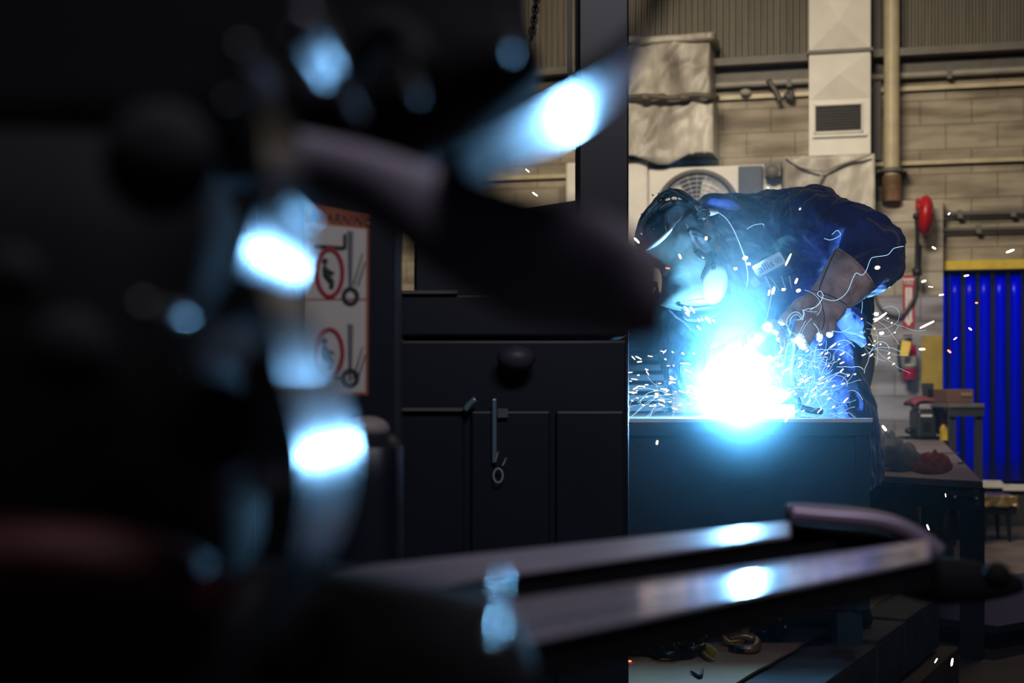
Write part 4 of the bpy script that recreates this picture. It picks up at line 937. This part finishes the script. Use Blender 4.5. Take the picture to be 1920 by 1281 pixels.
bm = B(); tube(bm, [hit(a,b,.004,bsh)+Vector((0,0,0)) for a,b in ((1203,474),(1222,462),(1243,446),(1262,426),(1280,405))], [.0015,.006,.007,.004,.001], 8, k=4); obj('brow_rim', bm, M_rimw, sh, True)
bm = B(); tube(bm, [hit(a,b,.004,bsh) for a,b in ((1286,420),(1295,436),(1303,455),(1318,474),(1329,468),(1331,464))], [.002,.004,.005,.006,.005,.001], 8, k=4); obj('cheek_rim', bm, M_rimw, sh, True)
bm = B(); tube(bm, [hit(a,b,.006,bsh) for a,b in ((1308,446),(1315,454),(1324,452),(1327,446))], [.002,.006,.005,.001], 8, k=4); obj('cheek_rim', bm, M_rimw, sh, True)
bm = B(); tube(bm, [hit(a,b,.004,bsh) for a,b in ((1290,430),(1310,438),(1330,450),(1334,470),(1322,482),(1306,470))], .010, 8, k=4); obj('ear_strap', bm, M_gear, sh, True)
# oval side cover with its buckle
oc = P(1340,532,4.205); bm = B()
loft(bm, [[oc+Vector((s*.0375*math.cos(a)+s*.004*math.sin(a), o, s*.058*math.sin(a))) for a in [2*PI*i/32 for i in range(32)]] for s, o in ((1.0,.03),(1.0,.0),(.97,-.004),(.8,-.008),(.5,-.011),(.02,-.012))]); ov = obj('side_cover', bm, mat('cover_grey', (.50,.55,.52), .4), sh, True)
bm = B(); ringt(bm, oc, Vector((.040,0,0)), Vector((0,0,.061)), .0022, 6, 40, a0=.2, a1=PI-.2); obj('cover_rim', bm, M_gear, ov, True)
bm = B(); plane_px(bm, [(1334,494),(1342,492),(1343,504),(1336,506)], 4.175, .02); bevel(obj('buckle', bm, M_gear, ov), .002)
bm = B(); tube(bm, [P(1336,474,4.20), P(1337,484,4.19), P(1338,494,4.185)], .007, 8, k=3); obj('buckle_strap', bm, M_gear, ov, True)
# chin strap and the long bright edge of the neck hood
bm = B(); tube(bm, [P(a,b,4.215) for a,b in ((1279,578),(1284,592),(1292,597),(1310,598),(1328,593),(1350,586),(1366,572))], [.004,.006,.008,.008,.008,.007,.003], 8, k=4); obj('chin_strap', bm, M_trou, sh, True)
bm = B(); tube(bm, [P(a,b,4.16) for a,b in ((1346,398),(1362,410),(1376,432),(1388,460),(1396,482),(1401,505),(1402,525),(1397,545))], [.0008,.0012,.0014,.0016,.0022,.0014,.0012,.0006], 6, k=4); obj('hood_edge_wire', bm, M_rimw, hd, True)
bm = B(); tube(bm, [P(a,b,4.34) for a,b in ((1252,578),(1268,594),(1285,606),(1300,624))], .003, 6, k=4); obj('sleeve_seam', bm, M_trou, jk, True)

# ---- the torch in the far hand
t = thing('welding_torch', P(1388, 778, 3.98), 'welding torch held in the far glove with its tip at the arc', 'torch')
bm = B(); tube(bm, [P(1466,612,4.08), P(1452,640,4.06), P(1436,676,4.09), P(1420,708,4.10)], .012, 14, k=4); obj('handle', bm, mat('torch_grey', (.35,.36,.38), .5), t, True)
bm = B(); tube(bm, [P(1420,708,4.10), P(1410,730,4.09), P(1400,744,4.07), P(1395,752,4.06)], .008, 12, k=4); obj('gooseneck', bm, M_steel, t, True)
bm = B(); tube(bm, [P(1396,750,4.065), P(1392,758,4.055), P(1389,764,4.048)], [.010,.010,.008], 14, k=2); obj('nozzle', bm, M_top, t, True)
bm = B(); tube(bm, [P(1470,600,4.08), P(1490,640,4.12), P(1485,700,4.18), P(1500,760,4.14), P(1540,772,4.08)], .009, 10, k=5); obj('cable', bm, M_rub, t, True)
# clamp on the plate
t = thing('spring_clamp', P(1480, 782, 4.05), 'steel clamp and block on the table top just right of the arc', 'clamp'); t.location.z = ZT
bm = B(); tube(bm, [P(1440,770,4.07), P(1460,745,4.06), P(1490,736,4.06), P(1506,739,4.06)], [.012,.022,.018,.006], 12, k=3); obj('jaw', bm, M_top, t, True)
bm = B(); cell(bm, PX(1448,4.06), PX(1490,4.06), 4.04, 4.09, ZT+.001, PZ(758,4.06)); bevel(obj('block', bm, M_top, t), .004)
bm = B(); cyl(bm, P(1472,752,4.06), P(1468,768,4.06), .008, 10); obj('screw', bm, M_steel, t, True)
# ================================================================ MACHINE CLOSE TO THE LENS (far out of focus)
M_fg = mat('machine_black', (.006,.006,.008), .8, spec=.2, var=.3, nscale=20)
M_fgg = mat('machine_grey', (.24,.21,.27), .7, var=.15, nscale=20)
M_rail = mat('rail_steel', (.46,.43,.52), .17, metal=.45, var=.1, nscale=20)
M_shin = mat('polished_dark', (.115,.125,.14), .27, var=.1, metal=.95)
t = thing('foreground_machine', (-.14, .55, .72), 'out of focus black machine filling the left of the picture close to the camera', 'machine')
# main castings: a head further back and the body at the left
bm = B(); ppairs(bm, [(-260,-120,985,-120,.92,.08),(-260,50,990,50,.92,.08),(-260,160,1012,145,.92,.08),(-260,255,905,240,.92,.08),(-260,335,760,335,.92,.07)], 28, 4, power=.5); obj('head_casting', bm, M_fg, t, True)
bm = B(); ppairs(bm, [(-260,290,380,300,.62,.07),(-260,420,430,430,.61,.08),(-260,600,410,600,.60,.08),(-260,760,440,760,.60,.08),(-260,900,470,900,.60,.08),(-260,1020,470,1020,.60,.08),(-260,1120,430,1120,.60,.08),(-260,1400,420,1400,.62,.08)], 28, 4, power=.6); obj('body_casting', bm, M_fg, t, True)
M_boss = mat('boss_black', (.022,.020,.023), .8, spec=.2)
# bosses on the casting
for a,b,r,y in ((250,880,45,.46),(400,800,95,.48),(300,300,110,.5),(20,520,60,.47),(130,660,80,.49)):
    bm = B(); ball(bm, P(a,b,y), r*y/F, (1,.5,1), 20); obj('boss', bm, M_boss, t, True)
# wide rolled bands on the right flank: their brushed sides run away from the lens and mirror the arc
def band(X0, Y0, Y1, cz, r, a0, a1, name='guard_band', m=None):
    xr = (X0-CX)/F*Y0; bm = B(); rings = []; n = 30
    for i in range(n+1):
        a = a0+(a1-a0)*i/n; c, s_ = math.cos(a), math.sin(a); cx = xr-r
        rings.append([Vector((cx+(r+.0)*c, Y0, cz+r*s_)), Vector((cx+r*c, Y1, cz+r*s_)), Vector((cx+(r-.005)*c, Y1, cz+(r-.005)*s_)), Vector((cx+(r-.005)*c, Y0, cz+(r-.005)*s_))])
    loft(bm, rings); return auto(obj(name, bm, m or M_shin, t), 35)
band(500, .44, .54, 1.166, .075, -.85, .6)
band(530, .44, .535, 1.104, .065, -.62, .5)
band(576, .44, .58, 1.072, .080, -.95, .5)
# arched strap at the top with the strong highlight
pp = crspline([[q[0], q[1]] for q in ((1292,-170),(1262,-25),(1215,66),(1150,126),(1075,172),(985,220),(900,266),(820,310))], 5)
bm = B(); rings = []
for i, (a, b) in enumerate(pp):
    n0 = P(a, b, .5); tt = P(*pp[min(i+1, len(pp)-1)], .5)-P(*pp[max(i-1, 0)], .5); nn = Vector((-tt.z, 0, tt.x)).normalized()
    if nn.z < 0: nn = -nn
    rings.append([n0, n0+Vector((0,.10,0)), n0+Vector((0,.10,0))+nn*.006, n0+nn*.006])
loft(bm, rings); auto(obj('arched_strap', bm, M_shin, t), 35)
# tapered arm sloping down to the middle
bm = B(); ppairs(bm, [(540,250,520,362,.62,.03),(700,285,672,398,.60,.03),(860,335,800,500,.58,.028),(1000,375,960,600,.56,.026),(1110,395,1090,625,.55,.024),(1200,445,1190,640,.54,.022),(1244,480,1238,630,.54,.018)], 24, 5, power=.6)
obj('tapered_arm', bm, M_fgg, t, True)
bm = B(); tube(bm, [P(640,150,.6), P(700,60,.6), P(760,70,.6), P(790,130,.58)], 34*.6/F, 12, k=5); obj('looped_hose', bm, M_fg, t, True)
# polished bolt heads added to mirror the arc as blurred discs of light
for i, (a,b,r) in enumerate(((450,95,22),(568,40,34),(552,75,24),(428,198,18),(520,375,22),(265,578,24),(930,300,10),(930,1120,11),(924,1205,12),(955,30,11),(762,118,9),(640,160,8))):
    y = .44 if a < 900 else .45
    c = P(a,b,y); rr = r*y/F; bm = B(); tube(bm, [c+Vector((0,-.003,0)), c, c+Vector((0,.002,0)), c+Vector((0,.03,0)), c+Vector((0,.05,0))], [rr*.5,rr*.92,rr,rr*1.02,rr*1.02], 24)
    o = obj('glint_bolt', bm, M_shin, t, True)
# red details low at the left
bm = B(); ppairs(bm, [(-60,980,-60,1120,.50,.02),(100,970,100,1110,.50,.02),(300,1010,300,1130,.50,.02),(380,1040,380,1130,.50,.015)], 18, 3); obj('red_guard', bm, mat('deep_red', (.07,.003,.006), .7), t, True)
bm = B(); ball(bm, P(402,1100,.47), 36*.47/F, (1.2,.6,1), 20); obj('red_knob', bm, mat('knob_red', (.8,.2,.24), .6), t, True)
# lower body that carries the rails
bm = B(); ppairs(bm, [(380,1050,380,1500,.62,.05),(640,1075,640,1500,.64,.05),(900,1120,900,1500,.66,.05),(960,1160,960,1500,.66,.05),(1000,1230,1000,1500,.66,.04)], 24, 3, power=.6); obj('base_casting', bm, M_boss, t, True)

bm = B(); box(bm, (-.02, .64, .40), (.22, .16, .80)); obj('pedestal', bm, M_fg, t)
bm = B(); box(bm, (-.02, .64, .02), (.5, .4, .04)); obj('foot_plate', bm, M_fg, t)
# two polished rails running away to a yoke on the right
t = thing('rail_frame', P(1300, 1120, 1.3), 'pair of blurred polished steel rails ending in a rounded yoke, crossing low in front', 'rail')
TILT = .0
ZR = .963
def rail(a, b, name, m, th=.004, drop=.010):
    """a, b: (px, py of the far edge, py of the near edge) at the two ends; the top face lies almost level"""
    def sec(s):
        px, y0, y1 = s; bk = P(px, y0, (CZ-ZR+drop)*F/(y0-HY)); ft = P(px, y1, (CZ-ZR)*F/(y1-HY)); return [bk, ft, ft-Vector((0,0,th)), bk-Vector((0,0,th))]
    bm = B(); loft(bm, [sec(a), sec(b)]); o = obj(name, bm, m, t); bevel(o, .0025, 3); return o
rail((620,1068,1118), (1482,977,1003), 'rail', mat('rail_worn', (.40,.37,.45), .36, metal=.35, var=.15, nscale=20), drop=.001)
rail((925,1128,1210), (1745,1010,1045), 'rail', M_rail)
def web(a, b, h, name='rail_web'):
    p, q = (P(x, y+3, (CZ-ZR)*F/(y-HY)+.006) for x, y in (a, b)); bm = B()
    hexa(bm, [p-Vector((0,0,h)), q-Vector((0,0,h)), q+Vector((0,.05,-h)), p+Vector((0,.05,-h)), p, q, q+Vector((0,.05,0)), p+Vector((0,.05,0))]); return obj(name, bm, M_fg, t)
web((620,1118), (1482,1003), .022); web((925,1210), (1745,1045), .024)  # black webs put the shade of the rail fronts into the colour
# inner filler between the rails
bm = B(); hexa(bm, [P(640,1230,1.15), P(1690,1040,1.62), P(1690,1040,1.66), P(640,1230,1.2), P(640,1120,1.15), P(1690,1000,1.62), P(1690,1000,1.66), P(640,1120,1.2)]); obj('cross_web', bm, M_fg, t)
M_yoke = mat('yoke_steel', (.42,.34,.46), .4, metal=.6)
bm = B(); ppairs(bm, [(1478,945,1478,978,1.55,.02),(1530,948,1530,982,1.56,.03),(1620,955,1620,990,1.56,.03),(1680,968,1672,1002,1.56,.03),(1725,990,1700,1020,1.56,.03),(1762,1018,1742,1050,1.56,.03)], 18, 4, power=.6); obj('yoke_rim', bm, M_yoke, t, True)
bm = B(); ppairs(bm, [(1484,980,1484,1050,1.60,.03),(1560,988,1560,1090,1.60,.04),(1660,1000,1660,1110,1.60,.04),(1740,1040,1740,1130,1.60,.04),(1810,1050,1810,1130,1.60,.03),(1880,1068,1880,1120,1.60,.02),(1915,1085,1915,1110,1.60,.01)], 20, 4, power=.7); obj('yoke', bm, M_fg, t, True)
bm = B(); ball(bm, P(1870,1080,1.5), 26*1.5/F, (1,.8,1)); obj('yoke_boss', bm, M_fg, t, True)
# ================================================================ ARC, SPARKS, FUME, LAMPS
ARC = Vector((PX(1385,4.0), 4.02, 1.041))
bm = B(); ball(bm, ARC, .020, (1,.9,1), 20)
arc = tag(obj('welding_arc', bm, emat('arc_white', (.20,.55,1.0), 10000.), None, True), 'blinding white welding arc at the front edge of the steel box', 'arc')
M_sp = emat('spark_orange', (1.0,.50,.30), 9.); M_spw = emat('spark_white', (1.0,.80,.66), 16.); M_spr = emat('spark_red', (1.0,.12,.05), 6.)
M_tr = emat('trail_blue', (.45,.75,1.0), 1.6)
def spark(px, py, ln, ang, w, m, label, group=None, Y=None, name='spark'):
    Y = Y or random.uniform(3.72, 3.95); c = P(px, py, Y); s = Y/F; a = math.radians(ang)
    d = Vector((math.cos(a), random.uniform(-.3,.3), math.sin(a)))*ln*s/2; bm = B()
    w *= .8; tube(bm, [c-d, c-d*.6, c+d*.5, c+d], [w*s*.25, w*s*.5, w*s*.5, w*s*.3], 6)
    tag(obj(name, bm, m, None, True), label, 'spark', group)
SOLO = [(1651,595,27,37,4,M_spw,'longest white spark streak in front of the grey block wall, nearest the gloved elbow'),
 (1738,609,28,27,4,M_spw,'long white spark streak beside the bottom of the red fire sign'),
 (1894,471,16,20,5,M_spw,'bright white spark streak in front of the wall above the yellow lintel'),
 (1643,589,8,0,7,M_spw,'round bright spark just above the longest streak by the block wall'),
 (1653,625,8,10,7,M_sp,'round orange spark on the grey wall below the longest streak'),
 (1645,502,9,10,8,M_sp,'round orange spark in front of the navy elbow'),
 (1751,465,8,-30,5,M_sp,'orange spark right of the red cord reel'),
 (1779.5,401,5,40,3.5,M_spw,'small white spark in front of the upper thin conduit'),
 (1732,527.5,9,15,5,M_spw,'white spark right of the top of the red fire sign'),
 (1745,538,9,-5,1.5,M_spw,'thin white spark trace right of the red fire sign'),
 (1765,553,9,8,4,M_sp,'orange spark at the left edge of the blue curtain'),
 (1812,517,9,10,4,M_sp,'orange spark just under the yellow lintel'),
 (1831,568,5,0,4,M_spr,'small red spark in front of the middle of the blue curtain'),
 (1819,617,7,-40,3.5,M_sp,'orange spark low in front of the blue curtain'),
 (1791,635,7,40,2,M_spw,'thin white spark in front of the blue curtain'),
 (1780,659,8,-45,5,M_spr,'red spark in front of the blue curtain above the side table'),
 (1729,655,11,0,5,M_sp,'orange spark at the left edge of the yellow guard plate'),
 (1658,803,12,-55,6,M_sp,'slanting orange spark above the grey cloth on the bench'),
 (1773,929,7,-82,2,M_sp,'small upright spark in front of the bench apron'),
 (1740,989,11,-70,4,M_sp,'orange spark above the rounded yoke'),
 (1232,830,8,80,5,M_sp,'orange spark in front of the left part of the steel box face'),
 (1474,788,8,60,5,M_sp,'orange spark just under the edge of the steel box right of the arc'),
 (1755,1239,10,60,3,M_sp,'small dull spark low beside the brown timber'),
 (1785,1242,15,85,5,M_sp,'larger dull spark at the very bottom right of the timbers'),
 (1442,1167,7,20,5,M_spr,'red glowing spark on the cardboard above the black chain heap'),
 (1506,1169,4,0,4,M_spr,'tiny red glowing spark on the cardboard right of the chains'),
 (1180,1240,8,0,4,M_spr,'red glowing spark on the cardboard at the dark column'),
 (989,320,9,-42,2,M_spw,'thin white spark above the grey patch left of the column'),
 (1003,364,11,-35,3.5,M_spw,'white spark in front of the pale wall patch left of the column'),
 (1056,401,6,20,3,M_sp,'small orange spark just left of the dark column above the arm'),
 (1194,451,13,-48,5,M_spw,'bright spark against the back of the black helmet crown'),
 (1275,481,9,-65,5,M_sp,'orange spark over the dark face shield'),
 (1252,503,8,-5,4,M_spr,'red orange spark at the front edge of the face shield'),
 (1324,447,7,80,6,M_sp,'orange spark beside the white cheek rim of the helmet'),
 (1397,484,9,20,8,M_spw,'round white spark on the bright curved hood edge'),
 (1404,495,6,0,6,M_sp,'small round spark left of the name badge'),
 (1478,487,24,66,4,M_sp,'long orange spark slanting past the right end of the name badge'),
 (1379,504,6,0,6,M_sp,'small round spark between helmet and name badge'),
 (1442,549,11,78,4,M_sp,'upright orange spark below the white paper slip'),
 (1450,545,14,70,6,M_spw,'brightest spark crossing the longest pen'),
 (1469,543,7,0,6,M_sp,'round orange spark between the pens'),
 (1493,527,10,70,5,M_sp,'orange spark right of the pens'),
 (1497,545,8,20,7,M_sp,'round orange spark between the pens and the leather glove'),
 (1440,352,3,0,3,M_spw,'tiny white spark above the back of the jacket'),
 (1500,392,4,60,3,M_sp,'tiny orange spark on the shoulder of the jacket')]
for px,py,ln,an,w,m,lab in SOLO:
    if py > 1150 and px < 1520:
        p = onc(px,py,.004); spark(px, py, ln, an, w, m, lab, Y=p.y-.01)
    else: spark(px,py,ln,an,w,m,lab)
random.seed(11)
for i in range(62):
    px = 1178+random.random()**.8*125; py = 655+random.random()**.7*112
    spark(px, py, random.choice((4,6,9,12)), random.uniform(-30,8) if random.random()<.8 else random.uniform(-60,60), random.uniform(1.5,2.8), random.choice((M_sp,M_sp,M_sp,M_spw)), 'one of many small orange sparks flying left of the arc above the table top', 'sparks left of the arc')
for i in range(52):
    px = 1455+random.random()*150; py = 625+random.random()**.8*150
    spark(px, py, random.choice((4,6,9,13)), random.uniform(15,50), random.uniform(1.5,3), random.choice((M_sp,M_spw)), 'one of many small sparks in front of the navy jacket right of the arc', 'sparks right of the arc')
for i in range(16):
    px = 1610+random.random()*75; py = 595+random.random()*90
    spark(px, py, random.choice((3,5,8)), random.uniform(0,50), random.uniform(1.5,3), M_sp, 'one of several tiny sparks in front of the grey wall right of the jacket', 'sparks in front of the grey wall')
for i in range(10):
    px = 1285+random.random()*60; py = 575+random.random()*45
    spark(px, py, random.choice((6,10,14)), random.uniform(-60,-40), 2.5, M_spw, 'one of several pale sparks under the chin of the helmet', 'sparks under the helmet')
# spark trails drawn out by the exposure, built as glowing hair-thin tubes
def trail(pts, r, label, Y=3.85): 
    bm = B(); tube(bm, [P(a,b,Y+.03*math.sin(i)) for i,(a,b) in enumerate(pts)], r*Y/F, 5, k=6); tag(obj('glowing_filament', bm, M_tr, None, True), label, 'filament')
trail([(1694,462),(1676,466),(1664,478),(1640,482),(1632,487),(1624,508),(1616,516),(1606,512),(1600,520),(1588,548),(1568,563),(1545,560),(1533,552),(1538,546),(1543,556),(1530,575),(1508,582),(1505,600),(1495,590),(1484,596),(1478,612),(1464,598)], .42, 'long pale wavy spark trail running over the sleeve and the leather glove')
trail([(1448,545),(1443,572),(1438,595),(1434,608)], .5, 'straight pale spark trail hanging below the pens')
trail([(1400,430),(1414,422),(1430,420),(1432,424)], .4, 'short wavy spark trail on the chest above the name badge')
trail([(1560,440),(1570,432),(1576,440),(1568,446),(1556,450),(1545,447)], .35, 'small looped spark trail on the sleeve near the armpit')
bm = B(); random.seed(5)
def walk(px, py, a, n, st, curl):
    pts = []; k = random.uniform(-curl, curl)
    for i in range(n):
        pts.append((px, py)); a += k+random.uniform(-.25,.25); k += random.uniform(-.12,.12)
        px += math.cos(a)*st; py += math.sin(a)*st
    return pts
for i in range(150):
    if i < 70:                                   # thrown outwards from the arc
        a = random.uniform(-1.25, .0); r0 = random.uniform(60, 190); px, py = 1385+math.cos(a)*r0*1.15, 790+math.sin(a)*r0*.9
        q = walk(px, py, a+random.uniform(-.5,.5), random.randint(5,10), random.uniform(4,9), .18)
    elif i < 115:
        px, py = 1465+abs(random.gauss(0,55)), min(776, 740-abs(random.gauss(0,45)))
        q = walk(px, py, random.uniform(-3.1,.9), random.randint(6,14), random.uniform(4,8), .42)
    elif i < 128:
        q = walk(random.uniform(1490,1620), random.uniform(570,690), random.uniform(-2,1.5), random.randint(6,12), random.uniform(4,8), .4)
    elif i < 142:
        q = walk(random.uniform(1215,1310), random.uniform(720,772), random.uniform(-3.5,-2.6), random.randint(6,12), random.uniform(6,10), .2)
    else: q = walk(random.uniform(1600,1640), random.uniform(560,650), random.uniform(.2,.9), random.randint(8,14), 9, .12)
    Y = random.uniform(3.78,3.95); q = [(a_, min(b_, 783)) for a_, b_ in q]
    tube(bm, [P(a_,b_,Y) for a_,b_ in q], (random.choice((.22,.3,.42)) if i < 142 else .14)*Y/F, 4, k=3)
tag(obj('spark_trails', bm, M_tr, None, True), 'tangle of hair thin glowing spark trails around the arc', 'filaments', kind='stuff')

# ---- lens glare built as volumes, and welding fume
def glare_fume(kind):
    m = bpy.data.materials.new('glare_fume'); m.use_nodes = True; nt = m.node_tree; nt.nodes.clear(); N = nt.nodes; L = nt.links
    out = N.new('ShaderNodeOutputMaterial'); vs = N.new('ShaderNodeVolumeScatter'); L.new(vs.outputs[0], out.inputs['Volume'])
    vs.inputs['Color'].default_value = (.45,.88,1,1); vs.inputs['Anisotropy'].default_value = .1
    tc = N.new('ShaderNodeTexCoord'); sp = N.new('ShaderNodeSeparateXYZ'); L.new(tc.outputs['Object'], sp.inputs[0])
    def M(op, a, b=None, c=None, clamp=False):
        n = N.new('ShaderNodeMath'); n.operation = op; n.use_clamp = clamp
        for i, v in enumerate((a, b, c)):
            if v is None: continue
            if isinstance(v, (int, float)): n.inputs[i].default_value = v
            else: L.new(v, n.inputs[i])
        return n.outputs[0]
    x, y, z = sp.outputs
    zp = M('MAXIMUM', z, 0.)
    def gauss(xc, yc, a, b, zc=None, c=None):
        u = M('DIVIDE', M('SUBTRACT', x, xc), a); v = M('DIVIDE', M('SUBTRACT', y, yc), b)
        s = M('ADD', M('MULTIPLY', u, u), M('MULTIPLY', v, v))
        if zc is not None:
            w = M('DIVIDE', M('SUBTRACT', z, zc), c); s = M('ADD', s, M('MULTIPLY', w, w))
        return M('POWER', 2.71828, M('MULTIPLY', s, -1.))
    nz = N.new('ShaderNodeTexNoise'); nz.inputs['Scale'].default_value = 13.; nz.inputs['Detail'].default_value = 5; nz.inputs['Roughness'].default_value = .6; nz.inputs['Distortion'].default_value = 2.2
    L.new(tc.outputs['Object'], nz.inputs['Vector'])
    wisp = M('MULTIPLY', M('SUBTRACT', nz.outputs['Fac'], .55, clamp=True), 16.)
    core = M('MULTIPLY', gauss(.0, .0, .10, .14, .22, .25), CORE)  # dense core put in for the white-out glare of the arc
    bloom = M('MULTIPLY', M('MULTIPLY', gauss(-.08, -.02, .20, .05, .46, .16), wisp), SMOKE)
    ls = M('MULTIPLY', M('MULTIPLY', gauss(.06, -.02, .14, .05, .30, .2), wisp), SMOKE*.25)
    r2 = M('ADD', M('ADD', M('MULTIPLY', x, x), M('MULTIPLY', y, y)), M('MULTIPLY', z, z))
    yy = M('ADD', y, .42); r3 = M('ADD', M('ADD', M('MULTIPLY', x, x), M('MULTIPLY', yy, yy)), M('MULTIPLY', z, z)); fall = M('SUBTRACT', 1., M('DIVIDE', r3, 1.2*1.2), clamp=True)
    haze = M('ADD', M('MULTIPLY', fall, HAZE), M('MULTIPLY', gauss(0., -.05, .30, .35, 0., .30), GLOW))  # blue scatter added to stand in for lens glare and flare
    d = haze if kind == 'haze' else M('ADD', M('ADD', core, bloom), ls)
    m.cycles.volume_step_rate = 3. if kind == 'haze' else .55
    L.new(d, vs.inputs['Density']); return m
CORE = 2.8; SMOKE = 5.5; HAZE = .005; GLOW = .060
bm = B(); bmesh.ops.create_icosphere(bm, subdivisions=3, radius=1.22)
bmesh.ops.translate(bm, vec=ARC+Vector((0,-.42,0)), verts=bm.verts)
fm = obj('glare_haze', bm, glare_fume('haze'), None, True, origin=ARC)
tag(fm, 'thin blue haze volume added for the lens glare around the steel box and the dark column', 'smoke', kind='stuff')
bm = B(); bmesh.ops.create_icosphere(bm, subdivisions=3, radius=.5); bmesh.ops.transform(bm, matrix=Matrix.Translation(ARC+Vector((-.03,.0,.30))) @ Matrix.Diagonal((1,.7,1.05,1)), verts=bm.verts)
tag(obj('weld_smoke', bm, glare_fume('smoke'), None, True, origin=ARC), 'curling cyan welding smoke over the helmet and chest, with a core for the arc glare', 'smoke', kind='stuff')
SC.cycles.volume_step_rate = 1.0; SC.cycles.volume_max_steps = 48; SC.cycles.volume_bounces = 0

# ---- unseen area lights: lamps of the hall, plus an added near fill
def area(name, loc, tgt, size, e, col, spread=PI):
    l = bpy.data.lights.new(name, 'AREA'); l.shape = 'RECTANGLE'; l.size, l.size_y = size; l.energy = e; l.color = col; l.spread = spread
    o = bpy.data.objects.new(name, l); COL.objects.link(o); o.location = loc
    o.rotation_euler = (Vector(tgt)-Vector(loc)).to_track_quat('-Z', 'Y').to_euler(); return o
area('hall_lamp_left', (.4, 6.8, 5.2), (1.2, 12.2, .8), (2.0, .6), 122, (1.0,.86,.66), spread=1.75)
area('hall_lamp_right', (3.6, 8.6, 5.8), (3.6, 9.8, 0), (1.5, .5), 30, (1.0,.86,.70))
area('near_fill', (.5, .25, 3.1), (.1, 2.0, 1.0), (1.2, .4), 24, (.93,.88,1.0))  # fill light added to brighten the cabinet, sticker and rails
area('bay_lamp', (4.6, 13.6, 3.2), (4.3, 12.0, 1.4), (1.2, .5), 75, (.8,.85,1.0))
w = bpy.data.worlds.new('w'); SC.world = w; w.use_nodes = True
w.node_tree.nodes['Background'].inputs[0].default_value = (.55,.6,.8,1); w.node_tree.nodes['Background'].inputs[1].default_value = .02

# ---- camera
cd = bpy.data.cameras.new('camera'); cam = bpy.data.objects.new('camera', cd); COL.objects.link(cam)
cam.location = (0, 0, CZ); cam.rotation_euler = (PI/2, 0, 0)
cd.sensor_width = 36; cd.lens = F/1920*36; cd.shift_y = (HY-640.5)/1920; cd.clip_start = .02; cd.clip_end = 60
cd.dof.use_dof = True; cd.dof.focus_distance = 4.05; cd.dof.aperture_fstop = 4.0
SC.camera = cam
SC.view_settings.view_transform = 'Standard'; SC.view_settings.look = 'None'; SC.view_settings.exposure = 0; SC.view_settings.gamma = 1; SC.view_settings.use_curve_mapping = False
SC.cycles.max_bounces = 4; SC.cycles.diffuse_bounces = 2; SC.cycles.glossy_bounces = 2; SC.cycles.transmission_bounces = 2
SC.cycles.sample_clamp_indirect = 3; SC.cycles.caustics_reflective = False; SC.cycles.caustics_refractive = False
SC.cycles.use_denoising = True
